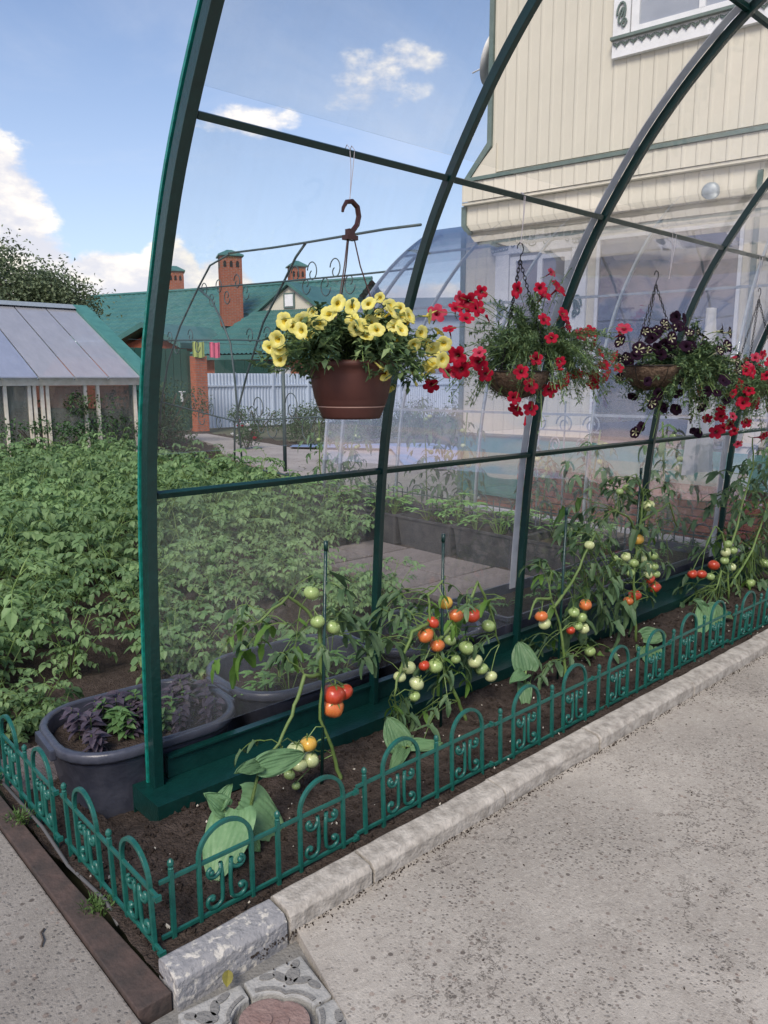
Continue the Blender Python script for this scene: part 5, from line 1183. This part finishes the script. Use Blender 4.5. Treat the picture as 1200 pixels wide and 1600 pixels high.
# upper window
def window(x0, x1, z0, z1, label, panes=2, top=True, curt=True):
    w = put('window', None, hs); w['label'] = label
    def wb(a, c, nm, m): 
        b = MB(); b.bx((a[0], HS * a[1], a[2]), (c[0], HS * c[1], c[2])); return b.obj(nm, m, w)
    wb((x0 - .27, -.045, z0 - .22), (x1 + .27, .014, z0 - .045), 'apron_board', M_white); wb((x0 - .27, -.044, z0 - .04), (x0 - .09, .014, z1 + .05), 'side_board', M_white); wb((x1 + .09, -.044, z0 - .04), (x1 + .27, .014, z1 + .05), 'side_board', M_white)
    wb((x0 - .28, -.09, z0 - .055), (x1 + .28, -.02, z0 - .025), 'sill', M_gtrim)
    for a, c in (((x0 - .08, -.03, z0 - .02), (x0, .03, z1)), ((x1, -.03, z0 - .02), (x1 + .08, .03, z1)), ((x0, -.03, z0 - .02), (x1, .03, z0 + .05)), ((x0, -.03, z1 - .05), (x1, .03, z1))): wb(a, c, 'frame', M_white)
    for k in range(1, panes): xm = x0 + (x1 - x0) * k / panes; wb((xm - .03, -.032, z0 + .05), (xm + .03, .02, z1 - .05), 'mullion', M_white)
    wb((x0, -.002, z0 + .05), (x1, .004, z1 - .05), 'pane', M_dark if not curt else M_winp)
    lace(x0 - .26, x1 + .26, z0 - .062, w)
    carved_side(x0 - .18, z0, min(z1, z0 + .75), w); carved_side(x1 + .18, z0, min(z1, z0 + .75), w)
    if top:
        b = MB(); xm = (x0 + x1) / 2; P = [(x0 - .30, z1 + .04), (x1 + .30, z1 + .04), (x1 + .30, z1 + .14), (x1 + .12, z1 + .16), (xm, z1 + .30), (x0 - .12, z1 + .16), (x0 - .30, z1 + .14)]
        b.prism(P, HS * -.05, HS * .014, axis=1); b.obj('head_board', M_white, w, fix=True)
        b = MB()
        Q = [(x0 - .30, z1 + .15), (x0 - .12, z1 + .17), (xm, z1 + .31), (x1 + .12, z1 + .17), (x1 + .30, z1 + .15)]
        for i in range(4):
            for k in range(5):
                f = k / 5; px_, pz_ = Q[i][0] + (Q[i + 1][0] - Q[i][0]) * f, Q[i][1] + (Q[i + 1][1] - Q[i][1]) * f
                b.prism([(px_ - .03, pz_ - .05), (px_ + .03, pz_ - .05), (px_ + .04, pz_ + .01), (px_, pz_ + .055), (px_ - .04, pz_ + .01)], HS * -.062, HS * -.051, axis=1)
                b.tube([(px_ + .022 * cos(a), HS * -.058, pz_ - .065 - .02 * sin(a)) for a in [pi * j / 5 for j in range(6)]], .006, 4)
        for s_ in (-1, 1): b.tube([(xm + s_ * (.10 + .07 * cos(a) * (1 - a / 13)), HS * -.056, z1 + .13 + .04 * sin(a) * (1 - a / 13)) for a in [i * .4 for i in range(24)]], .008, 4)
        b.obj('carved_crest', M_gtrim, w, fix=False)
    return w
M_winp = mat('pane_with_blind', (.34, .37, .42), (.28, .31, .36), .12, 2.5, 3, spec=.6)
window(.36, 1.62, 5.06, 6.3, 'upper window with white frame and carved green apron')
window(-.98, -.36, 1.75, 2.92, 'lower window with carved crest seen through the sheets', 2, True, False)
# glazed veranda front: dark panes in a white frame
vf = put('veranda_glazing', None, hs); vf['label'] = 'large dark veranda pane'
def vb(a, c, nm, m): b = MB(); b.bx((a[0], HS * a[1], a[2]), (c[0], HS * c[1], c[2])); return b.obj(nm, m, vf)
vb((.06, -.022, .80), (1.50, -.016, 3.0), 'pane', M_glassd); vb((.056, -.0145, .765), (1.503, -.004, 3.003), 'interior', M_dark); vb((.02, -.04, .76), (.055, .0, 3.04), 'frame', M_white); vb((1.505, -.04, .76), (1.54, .0, 3.04), 'frame', M_white); vb((.055, -.04, 3.004), (1.504, .0, 3.04), 'frame', M_white)
b = MB(); b.lathe([(.001, -.05), (.06, -.048), (.085, -.03), (.09, 0)], 24)
o = b.obj('wall_vent', M_grey, hs, smooth=True); o.location = (1.19, HS * -.02, 3.36); o.rotation_euler = (HS * -pi / 2, 0, 0)
for s_ in (1.62, 1.9, 2.25): hb_((s_, -.03, .8), (s_ + .05, .0, 3.5), 'green_batten', M_gtrim)
# satellite dish on the far corner
b = MB(); prof = [(.001, 0), (.12, .008), (.22, .03), (.30, .06), (.305, .055), (.22, .022), (.001, -.008)]; b.lathe(prof, 28); b.tube([(0, -.02, 0), (0, -.2, .25)], .01, 5)
o = b.obj('satellite_dish', M_white, smooth=True, loc=HO + V((-.18, .984, 0)) * 1.50 + HN * .30 + V((0, 0, 5.3)), rot=(radians(70), 0, radians(200)))
tag(o, 'round pale satellite dish behind the upper left edge of the house', 'satellite dish')
# hanging translucent film by the fifth rib
b = MB(); 
vs = []
for i in range(9):
    for j in range(7):
        f = i / 8; w_ = .04 + .22 * f; vs.append((5.62 + (j / 6 - .5) * w_ * 2 + .0, 2.62 + .03 * sin(j * 2 + i * .3), 2.0 - 1.2 * f))
b.add(vs, [(i * 7 + j, i * 7 + j + 1, (i + 1) * 7 + j + 1, (i + 1) * 7 + j) for i in range(8) for j in range(6)])
tag(b.obj('hanging_film', mat('white_film', (.6, .62, .68), rough=.4, trans=.5)), 'gathered whitish plastic film hanging beside the fifth rib', 'plastic film')

# ================================================================ far garden
FWv = V((cos(radians(47.5)), sin(radians(47.5)), 0)); RTv = V((sin(radians(47.5)), -cos(radians(47.5)), 0))
def G(r, f, z=0): return RTv * r + FWv * f + V((0, 0, z))      # metres to the right of / ahead of where the photographer stood
b = MB(); P = [(10.98, 19.38), (10.59, 17.16), (10.39, 15.42), (10.12, 14.01), (10.96, 13.24), (11.79, 11.83), (8.89, 8.4), (7.2, 8.6), (7.3, 10.41), (7.7, 12.39), (8.3, 14.05), (9.13, 15.6), (9.63, 17.2), (10.2, 19.6)]
b.prism(P[::-1], -.2, -.045); struct(b.obj('garden_path', concrete('path_concrete', (.42, .385, .36), (.33, .30, .28), (.2, .18, .16), .4), fix=True))
b = MB(); b.add([(x, y, -.03 + .02 * noise.noise(V((x, y, 0)) * 2)) for x, y in ((10.3, 14.3), (13.0, 12.6), (12.2, 9.6), (10.0, 8.6), (9.2, 9.5), (11.2, 12.0), (9.9, 13.9))], [(0, 1, 2, 3, 4, 5, 6)])
o = b.obj('blue_ground_sheet', M_tarp); o.location.z = .03; tag(o, 'bluish sheeting spread on the ground beyond the lean-to canopy', 'tarpaulin')
# bushes
def bush(loc, rx, ry, h, label, seed, n=900, m=None, flowers=None, name='bush', lw=.07):
    random.seed(seed); t = thing(name, loc, label, 'bush', 'bushes by the far path'); b = MB(); w = MB()
    for i in range(7):
        a = rnd(0, 6.28); w.tube([(0, 0, 0), (cos(a) * rx * .3, sin(a) * ry * .3, h * .5), (cos(a) * rx * .6, sin(a) * ry * .6, h * .85)], .01, 4)
    w.obj('stem', M_bark, t)
    cl = [(rnd(-.75, .75), rnd(-.75, .75), rnd(.25, .9), rnd(.22, .42)) for _ in range(14)]
    for i in range(n):
        cx, cy, cz, cr = random.choice(cl); d = V((random.gauss(0, 1), random.gauss(0, 1), random.gauss(0, 1))).normalized() * cr * rnd(.5, 1.05)
        p = V(((cx + d.x) * rx, (cy + d.y) * ry, max(.02, (cz + d.z * .7)) * h))
        leaf_flat(b, lw * rnd(.7, 1.3), lw * .6, .3, 2, .3, p, frameR((d.x + rnd(-.5, .5), d.y + rnd(-.5, .5), rnd(-.5, .6)), rnd(-.6, .6)), oval)
    b.obj('foliage', m or M_bush, t)
    return t
for i, (x, y, rx, ry, h, lab) in enumerate(((11.6, 15.4, .9, .8, .85, 'green bush beyond the bend of the path, before the pale metal fence'), (12.7, 14.2, .8, .8, .8, 'green bush right of the path bend'), (12.6, 16.6, .9, 1, .9, 'bush at the foot of the pale metal fence'),
      (13.9, 13.4, 1.0, .9, .9, 'bush near the blue ground sheet'), (13.8, 15.6, 1, 1, .9, 'bush behind the others, in front of the metal fence'), (11.5, 17.6, .8, .9, .85, 'bush next to the brick pillar'), (15.2, 12.6, 1.1, 1, .9, 'bush behind the lean-to canopy posts'), (15.4, 14.8, 1.1, 1, 1.0, 'farther bush behind the canopy posts'))):
    bush((x, y, -.1), rx, ry, h, lab, 80 + i, 1300)
bush((8.6, 17.2, -.1), 1.1, 1.2, 1.45, 'dark bush left of the brick pillar, seen beside the first rib', 91, 2200)
bush((7.9, 16.0, -.1), .8, .9, .9, 'grey green bush before the green gate', 92, 1500)
bush((6.0, 14.2, -.1), 1.1, .8, 1.35, 'leafy bush at the right front of the glazed shed', 93, 2400)
bush((4.6, 13.2, -.1), .9, .6, .9, 'low bush against the shed glass', 94, 1200)
t = bush((9.25, 14.6, -.1), .35, .35, .55, 'small rose bush with crimson and white blooms by the path', 95, 350)
for i in range(11):
    b = MB(); b.ball((0, 0, 0), 1, 8); c_ = MB(); r = rnd(.05, .085)
    rm = M_pR if i % 3 else M_white
    b2 = MB()
    for q in range(3):
        for j in range(6): a = j * 1.05 + q * .5; leaf_flat(b2, r * (1 - q * .2), r * .9, .6, 3, -.5 - q * .3, V((0, 0, 0)), frameR((cos(a), sin(a), .3 + q * .5)), oval)
    o = b2.obj('rose', rm, t); o.location = (rnd(-.35, .35), rnd(-.35, .35), rnd(.25, .65))
# soft low growth round the far beds
gb = MB(); random.seed(9)
for i in range(2600):
    x, y = rnd(6.6, 9.2), rnd(7.6, 15.5)
    if x > TX(y) + .1: 
        continue
    if x < 6.9 - max(0, (9 - y)) * .8 + .2: continue
    a = rnd(0, 6.28); leaf_flat(gb, rnd(.05, .1), .04, .3, 2, .3, V((x, y, rnd(-.08, .12))), frameR((cos(a), sin(a), rnd(.2, 1)), 0), oval)
tag(gb.obj('ground_cover', M_grass), 'weedy green ground cover between potato bed and wire trellis', 'ground cover', kind='stuff')

# ================================================================ glazed shed on the left
sh = thing('garden_greenhouse', (6.4, 13.9, -.1), 'old garden greenhouse with cloudy panel roof and cream wooden frame', 'greenhouse')
SO = V((-6.4, -13.9, .1)); X0, X1, YF, YR, YB = -7.0, 6.42, 13.9, 16.7, 19.5; ZE, ZR = 1.62, 2.95
def sbx(a, c, nm, m): b = MB(); b.bx(a, c); o = b.obj(nm, m, sh); o.location = SO; return o
n_ = 22
for i in range(n_):
    xa, xb = X0 + (X1 - X0) * i / n_, X0 + (X1 - X0) * (i + 1) / n_
    for (y0, z0, y1, z1) in ((YF - .25, ZE - .12, YR, ZR), (YR, ZR, YB + .2, ZE - .1)):
        b = MB(); b.add([(xa + .015, y0, z0), (xb - .015, y0, z0), (xb - .015, y1, z1), (xa + .015, y1, z1), (xa + .015, y0, z0 + .02), (xb - .015, y0, z0 + .02), (xb - .015, y1, z1 + .02), (xa + .015, y1, z1 + .02)], [(0, 1, 2, 3), (7, 6, 5, 4), (0, 4, 5, 1), (1, 5, 6, 2), (2, 6, 7, 3), (3, 7, 4, 0)])
        o = b.obj('roof_panel', M_polyb if i in (17, 18, 14) else M_poly, sh, fix=True); o.location = SO
        b = MB(); b.tube([(xa, y0, z0 - .02), (xa, y1, z1 - .02)], .02, 4); o = b.obj('rafter', M_grey, sh); o.location = SO
for (f0) in (.33, .66):
    y, z = YF - .25 + (YR - YF + .25) * f0, ZE - .12 + (ZR - ZE + .12) * f0 - .04
    sbx((X0, y - .03, z - .05), (X1, y + .03, z), 'roof_batten', M_grey)
b = MB(); b.prism([(YF - .3, ZE - .13), (YF - .3, ZE - .06), (YR, ZR + .07), (YB + .25, ZE - .02), (YB + .25, ZE - .1), (YR, ZR - .06)], X1, X1 + .30, axis=0); o = b.obj('gable_flashing', M_teal, sh, fix=True); o.location = SO
b = MB(); b.prism([(YR - .2, ZR - .03), (YR, ZR + .07), (YR + .2, ZR - .03), (YR, ZR + .04)], X0, X1 + .3, axis=0); o = b.obj('ridge_cap', M_grey, sh, fix=True); o.location = SO
M_woodc = mat('cream_wood', (.80, .76, .66), (.66, .61, .50), .7, 8, 5)
sbx((X0, YF - .05, ZE - .25), (X1 + .35, YF + .05, ZE - .085), 'eaves_beam', M_woodc)
for x in (-5.6, -4.2, -2.8, -1.4, -.1, .9, 1.9, 2.9, 4.11, 4.50, 4.585, 4.71, 4.80, 5.46, 5.69, 6.39):
    sbx((x - .026, YF - .035, -.1), (x + .026, YF + .035, ZE - .251), 'post', M_woodc)
for k, (xa, xb) in enumerate(((-5.56, -4.24), (-4.16, -2.84), (-2.76, -1.44), (-1.36, -.14), (-.06, .86), (.94, 1.86), (1.94, 2.86), (2.94, 4.07), (4.15, 4.46), (4.84, 5.42), (5.73, 6.35))):
    sbx((xa, YF - .006, 0), (xb, YF + .006, ZE - .26), 'pane', M_polyw)
sbx((X1 - .01, YF + .04, -.1), (X1 + .01, YB, ZE - .15), 'side_wall', M_polyw); sbx((X0, YB - .05, -.1), (X1 - .02, YB, ZE - .15), 'back_wall', mat('faded_boards', (.30, .27, .22), (.22, .2, .17), .8, 3, 5))
for i, (x, y) in enumerate(((-3, 15.2), (0, 15.6), (1.8, 15.2), (3.4, 15.6), (4.8, 15.2), (-1.5, 15))):
    o_ = bush((x, y, -.1), .7, .5, 1.2, ('tomato bushes inside the glazed shed, first from its right end', 'greenery inside the glazed shed, second from the right end', 'greenery inside the shed behind the double post', 'greenery inside the shed, middle', 'greenery inside the shed near its right end', 'greenery inside the shed at the left')[i], 120 + i, 500, name='shed_bush')
    o_['group'] = 'plants inside the garden greenhouse'

# ================================================================ fence, gate, pillar beyond
fn_ = thing('metal_sheet_fence', (18, 23, -.1), 'pale blue corrugated metal fence behind the bushes', 'fence')
y_ = 22.2
for i in range(9):
    b = MB(); x0 = 12.15 + i * 1.5; prof = []
    k = 12
    for j in range(k):
        xx = x0 + 1.49 * j / k; w_ = 1.49 / k
        prof += [(xx, 0), (xx + w_ * .45, 0), (xx + w_ * .55, -.03), (xx + w_ * .9, -.03)]
    prof.append((x0 + 1.49, 0)); prof2 = [(x, y + .004) for x, y in prof[::-1]]
    vs = [(x - 18, y + y_ - 23, z) for z in (0, 1.75) for x, y in prof]; m_ = len(prof)
    b.add(vs, [(j, j + 1, m_ + j + 1, m_ + j) for j in range(m_ - 1)]); b.obj('fence_sheet', M_wmetal, fn_)
    b = MB(); b.box((x0 - 18, y_ - 23 - .05, .88), (.06, .06, 1.8)); b.obj('fence_post', M_wmetal, fn_)
b = MB(); b.box((18.8 - 18, y_ - 23 - .045, 1.35), (13.5, .03, .05)); b.obj('rail', M_wmetal, fn_)
def brickwork(b_brick, b_mort, cx, cy, w, d, z0, z1, bw=.25, bh=.075):
    """square shaft of bricks with recessed joints"""
    r = 0; z = z0
    while z < z1 - .01:
        for (ax, L_, fx) in ((0, w, -1), (0, w, 1), (1, d, -1), (1, d, 1)):
            n_ = max(1, round(L_ / bw)); l_ = L_ / n_; o_ = (r % 2) * l_ / 2; p = -L_ / 2 - o_
            while p < L_ / 2 - .01:
                a, c = max(p, -L_ / 2) + .010, min(p + l_, L_ / 2) - .010
                if c - a > .03:
                    if ax == 0: b_brick.bx((cx + a, cy + fx * (d / 2 - .05), z + .008), (cx + c, cy + fx * d / 2, z + bh - .008))
                    else: b_brick.bx((cx + fx * (w / 2 - .05), cy + a, z + .005), (cx + fx * w / 2, cy + c, z + bh - .005))
                p += l_
        z += bh; r += 1
    b_mort.bx((cx - w / 2 + .008, cy - d / 2 + .008, z0), (cx + w / 2 - .008, cy + d / 2 - .008, z1 - .004))
pl_ = thing('gate_pillar', (11.75, 21.1, -.1), 'red brick gate pillar with cloths hung on it', 'pillar')
b = MB(); m_ = MB(); brickwork(b, m_, 0, 0, .40, .40, 0, 2.2); tag(b.obj('bricks', M_brick, pl_), kind='stuff'); m_.obj('mortar_core', M_mortar, pl_)
for (x, w_, c1, lab, nm) in ((11.65, .40, (.42, .50, .16), 'faded yellow green cloth draped over the brick pillar top', 'y'), (12.2, .36, (.75, .16, .26), 'pink cloth hanging beside the brick pillar', 'p')):
    b = MB(); vs = []
    for i in range(7):
        for j in range(9): vs.append((x + (j / 8 - .5) * w_, 20.85 + .03 * sin(j * 1.9), 2.55 - i * .075 + .01 * sin(j)))
    b.add(vs, [(i * 9 + j, i * 9 + j + 1, (i + 1) * 9 + j + 1, (i + 1) * 9 + j) for i in range(6) for j in range(8)]); tag(b.obj('hanging_cloth', mat('cloth_' + nm, c1, rough=.8, trans=.2)), lab, 'cloth')
b = MB(); b.tube([(9.5, 20.87, 2.56), (12, 20.87, 2.53), (16, 20.9, 2.5), (19, 21, 2.6)], .006, 4); tag(b.obj('washing_line', M_wire), 'thin washing line carrying the two cloths', 'washing line')
gt = thing('green_gate', (10.6, 21.2, -.1), 'dark green sheet metal gate left of the brick pillar', 'gate')
for k in range(8):
    b = MB(); b.box((-.9 + k * .235, 0, 1.25), (.215, .03, 2.4)); b.obj('gate_board', mat('gate_green', (.012, .075, .055), rough=.5) if k == 0 else bpy.data.materials['gate_green'], gt)
b = MB(); b.box((0, .035, 1.25), (1.95, .03, 2.3)); b.obj('gate_backing', bpy.data.materials['gate_green'], gt)
b = MB(); b.box((.6, -.05, 1.05), (.06, .05, .3)); b.box((.6, -.08, 1.2), (.2, .03, .03)); b.obj('handle', M_white, gt)
g2 = thing('board_fence', (17.1, 25, -.1), 'dark green board fence behind the pale metal one', 'fence')
for k in range(11):
    b = MB(); b.box((-2.3 + k * .42, 0, 1.1), (.40, .04, 2.3)); b.obj('board', bpy.data.materials['gate_green'], g2)

# ================================================================ green roofed brick house far behind
R0, R1 = G(-17.06, 46.5), G(-4.89, 40.3)                       # ridge from left to right
ux = (R1 - R0).normalized(); un = V((ux.y, -ux.x, 0));  un = un if un.dot(FWv) < 0 else -un   # towards us
fh = thing('brick_house', R0, 'long red brick house with green tiled roof and brick chimneys', 'house', rz=atan2(ux.y, ux.x))
FH = 1 if V((-ux.y, ux.x, 0)).dot(un) > 0 else -1
LL = 19.0
def fb_(a, c, nm, m): b = MB(); b.bx((a[0], FH * a[1], a[2]), (c[0], FH * c[1], c[2])); return b.obj(nm, m, fh)
def roofslope(x0a, x1a, y0, z0, x0b, x1b, y1, z1, nm='roof', cols=40, rows=10):
    """metal tiles: stepped courses and waves between the lower edge (y0,z0) and the upper one"""
    b = MB(); vs = []; rr = []
    for i in range(rows):
        for f, lift in ((i / rows, .06), ((i + .96) / rows, .0)): rr.append((f, lift))
    for f, lift in rr:
        for j in range(cols * 2 + 1):
            g_ = j / (cols * 2); xa = x0a + (x0b - x0a) * f; xb = x1a + (x1b - x1a) * f
            vs.append((xa + (xb - xa) * g_, FH * (y0 + (y1 - y0) * f), z0 + (z1 - z0) * f + lift + (.05 if j % 2 else 0)))
    k = cols * 2 + 1
    b.add(vs, [(i * k + j, i * k + j + 1, (i + 1) * k + j + 1, (i + 1) * k + j) for i in range(len(rr) - 1) for j in range(k - 1)])
    return b.obj(nm, M_roof, fh)
roofslope(-1.5, LL, 4.7, 3.3, -.5, LL - .5, 0, 6.15, cols=50, rows=12); roofslope(LL, -1.5, -4.7, 3.3, LL - .5, -.5, 0, 6.15, cols=40, rows=8)
b = MB(); b.tube([(-.5, 0, 6.2), (LL - .5, 0, 6.2)], .1, 6); b.obj('ridge_cap', M_roof, fh)
fb_((-.9, -4.2, -.1), (LL - .5, 4.2, 3.3), 'wall', M_brick); fb_((-1.5, 4.68, 3.12), (LL, 4.82, 3.32), 'fascia', M_roof)
b = MB(); b.prism([(10.2, -.1), (13.4, -.1), (13.4, 2.8), (11.9, 3.45), (10.2, 2.8)], FH * 4.21, FH * 8.0, axis=1); b.obj('porch_wall', M_brick, fh, fix=True)
b = MB(); b.prism([(9.6, 2.72), (11.9, 3.62), (14.0, 2.72), (14.0, 2.95), (11.9, 3.85), (9.6, 2.95)], FH * 3.0, FH * 8.5, axis=1); b.obj('porch_roof', M_roof, fh, fix=True)
# right wing: hipped roof with a cream gablet
wx = 17.75
roofslope(wx - 2.9, wx + 4.2, 9.2, 2.35, wx - 1.7, wx + 1.6, 6.0, 4.3, 'wing_roof', 34, 9)
b = MB(); b.prism([(9.2, 2.3), (6.0, 4.28), (2.0, 4.9), (2.0, 2.3)], wx - 2.85, wx - 2.0, axis=0); b.v = [(x + (1.1 if abs(z - 4.28) < .01 or z > 4.5 else 0), FH * y, z) for x, y, z in b.v]; b.obj('wing_roof', M_roof, fh, fix=True)
b = MB(); b.prism([(9.2, 2.3), (6.0, 4.28), (2.0, 4.9), (2.0, 2.3)], wx + 3.0, wx + 4.15, axis=0); b.v = [(x - (2.5 if abs(z - 4.28) < .01 or z > 4.5 else 0), FH * y, z) for x, y, z in b.v]; b.obj('wing_roof', M_roof, fh, fix=True)
b = MB(); b.prism([(wx - 1.45, 4.32), (wx + 1.45, 4.32), (wx, 5.28)], FH * 5.4, FH * 5.95, axis=1); b.obj('gablet', M_cream, fh, fix=True)
b = MB(); b.prism([(wx - 1.95, 4.10), (wx - 1.5, 4.30), (wx, 5.32), (wx + 1.5, 4.30), (wx + 1.95, 4.10), (wx, 5.46)], FH * .0, FH * 6.15, axis=1); b.obj('gablet_roof', M_roof, fh, fix=True)
fb_((wx - .28, 5.95, 4.38), (wx + .28, 6.0, 5.0), 'window', M_gtrim); fb_((wx - .2, 5.98, 4.45), (wx + .2, 6.02, 4.93), 'pane', M_white)
fb_((wx - 2.6, 4.3, -.1), (wx + 3.9, 8.8, 2.3), 'wing_wall', M_brick); fb_((wx - 2.9, 9.15, 2.2), (wx + 4.2, 9.3, 2.38), 'fascia', M_roof)
fb_((wx - 1.6, 8.8, .9), (wx - .6, 8.84, 1.9), 'window', M_white); fb_((wx + .9, 8.8, .9), (wx + 1.9, 8.84, 1.9), 'window', M_white)
def chimney(r, f, w, z0, z1, label):
    p = G(r, f); t = thing('chimney', p, label, 'chimney', 'brick chimneys of the green roofed house', radians(-25))
    b = MB(); m_ = MB(); brickwork(b, m_, 0, 0, w, w, z0, z1 - .12); 
    tag(b.obj('bricks', M_brick, t), kind='stuff'); m_.obj('mortar_core', M_mortar, t)
    b = MB(); 
    for k in range(3):
        for s_, q in ((-1, 0), (-1, 1), (1, 0), (1, 1)):
            x = (k - 1) * w * .29; a = s_ * (w / 2 + .002)
            pts = [(x - w * .07, z1 - .62), (x + w * .07, z1 - .62), (x + w * .07, z1 - .42)] + [(x + w * .07 * cos(u), z1 - .42 + w * .09 * sin(u)) for u in (.8, 1.57, 2.3)] + [(x - w * .07, z1 - .42)]
            b.prism(pts, a - .01, a + .01, axis=1 if q == 0 else 0)
    b.obj('smoke_opening', M_chain, t)
    b = MB(); h = w / 2 + .09; b.add([(-h, -h, z1 - .12), (h, -h, z1 - .12), (h, h, z1 - .12), (-h, h, z1 - .12), (-h, -h, z1 - .06), (h, -h, z1 - .06), (h, h, z1 - .06), (-h, h, z1 - .06), (-w * .12, 0, z1 + .22), (w * .12, 0, z1 + .22)],
          [(3, 2, 1, 0), (0, 1, 5, 4), (1, 2, 6, 5), (2, 3, 7, 6), (3, 0, 4, 7), (4, 5, 9, 8), (5, 6, 9), (6, 7, 8, 9), (7, 4, 8)]); b.obj('chimney_cap', M_roof, t)
chimney(-7.25, 37.6, 1.0, 3.9, 7.2, 'largest brick chimney with green cap rising from the near slope')
chimney(-4.5, 41.1, .80, 5.2, 7.22, 'smaller brick chimney behind the cream gablet')
chimney(-11.8, 45, .90, 5.4, 7.5, 'brick chimney partly hidden behind the first rib')
# far grey roofed building
gbld = thing('grey_building', G(1.8, 42), 'large grey blue building far behind the lean-to canopy', 'building', rz=radians(-42))
b = MB(); b.bx((-2.6, -2, -.1), (6, 3, 4.6)); b.obj('wall', mat('greyblue_wall', (.36, .42, .50), (.30, .36, .44), .7, .5, 4), gbld)
b = MB(); b.prism([(-2.9, 4.6), (6.3, 4.6), (6.3, 5.5), (-1.9, 5.45)], -2.3, 3.2, axis=1); b.obj('roof', mat('greyblue_roof', (.20, .27, .32), (.17, .23, .28), .6, .8, 4), gbld, fix=True)
for k in range(3): b = MB(); b.bx((-1.6 + k * 2.2, -2.04, 1.6), (-.7 + k * 2.2, -2.0, 2.9)); b.obj('window', M_dark, gbld)
b = MB(); b.tube([(0, 0, 0), (0, 0, .5), (.02, 0, .9)], .12, 8); tag(b.obj('flue_pipe', M_grey, loc=G(4.05, 40.5, 5.3)), 'short pale flue pipe on the grey building', 'pipe')

# ================================================================ trees
def tree(loc, h, r, label, seed, n=9000, crown0=.35, lw=.14, m=None):
    random.seed(seed); t = thing('tree', loc, label, 'tree', 'trees beyond the shed'); w = MB(); tips = []
    def grow(p, d, L, rad, lev):
        pts = [p]; 
        for i in range(4): d = (d + V((rnd(-1, 1), rnd(-1, 1), rnd(-.3, .6))) * .16).normalized(); pts.append(pts[-1] + d * L / 4)
        w.tube(pts, [rad * (1 - .45 * i / 4) for i in range(5)], 7 if lev == 0 else 5, cap=False)
        if lev >= 3: tips.append((pts[-1], d)); tips.append((pts[2], d)); return
        for k in range(4 if lev else 6):
            q = pts[2 + (k % 3)] if lev else pts[1 + (k % 4)]; a = rnd(0, 6.28); e = V((cos(a), sin(a), rnd(-.1, .9))).normalized()
            grow(q, (d * .4 + e).normalized(), L * rnd(.5, .72), rad * .5, lev + 1)
        tips.append((pts[-1], d))
    grow(V((0, 0, 0)), V((0, 0, 1)), h * .5, h * .028, 0)
    mx = max(max(abs(p.x), abs(p.y)) for p, _ in tips); mz = max(p.z for p, _ in tips)
    sx, sz = r / mx, h / mz
    w.v = [(x * (sx if z > h * .2 else 1 + (sx - 1) * z / (h * .2)), y * (sx if z > h * .2 else 1 + (sx - 1) * z / (h * .2)), z * sz) for x, y, z in w.v]
    w.obj('trunk', M_bark, t, smooth=True); b = MB(); per = n // len(tips) + 1
    for p, d in tips:
        q = V((p.x * sx, p.y * sx, p.z * sz))
        if random.random() < .06: continue
        for i in range(per):
            o = V((random.gauss(0, 1), random.gauss(0, 1), random.gauss(0, .8))) * r * .105
            leaf_flat(b, lw * rnd(.6, 1.2), lw * .55, .3, 2, .3, q + o, frameR((rnd(-1, 1), rnd(-1, 1), rnd(-1, .6)), rnd(-1, 1)), oval)
    b.obj('crown', m or M_tree, t); return t
tree(G(-12.0, 24.5, -.1), 5.9, 3.5, 'spreading apple tree with ragged crown above the glazed shed', 201, 42000)
tree(G(-19.5, 29, -.1), 6.0, 3.8, 'darker tree farther left behind the shed', 202, 14000)
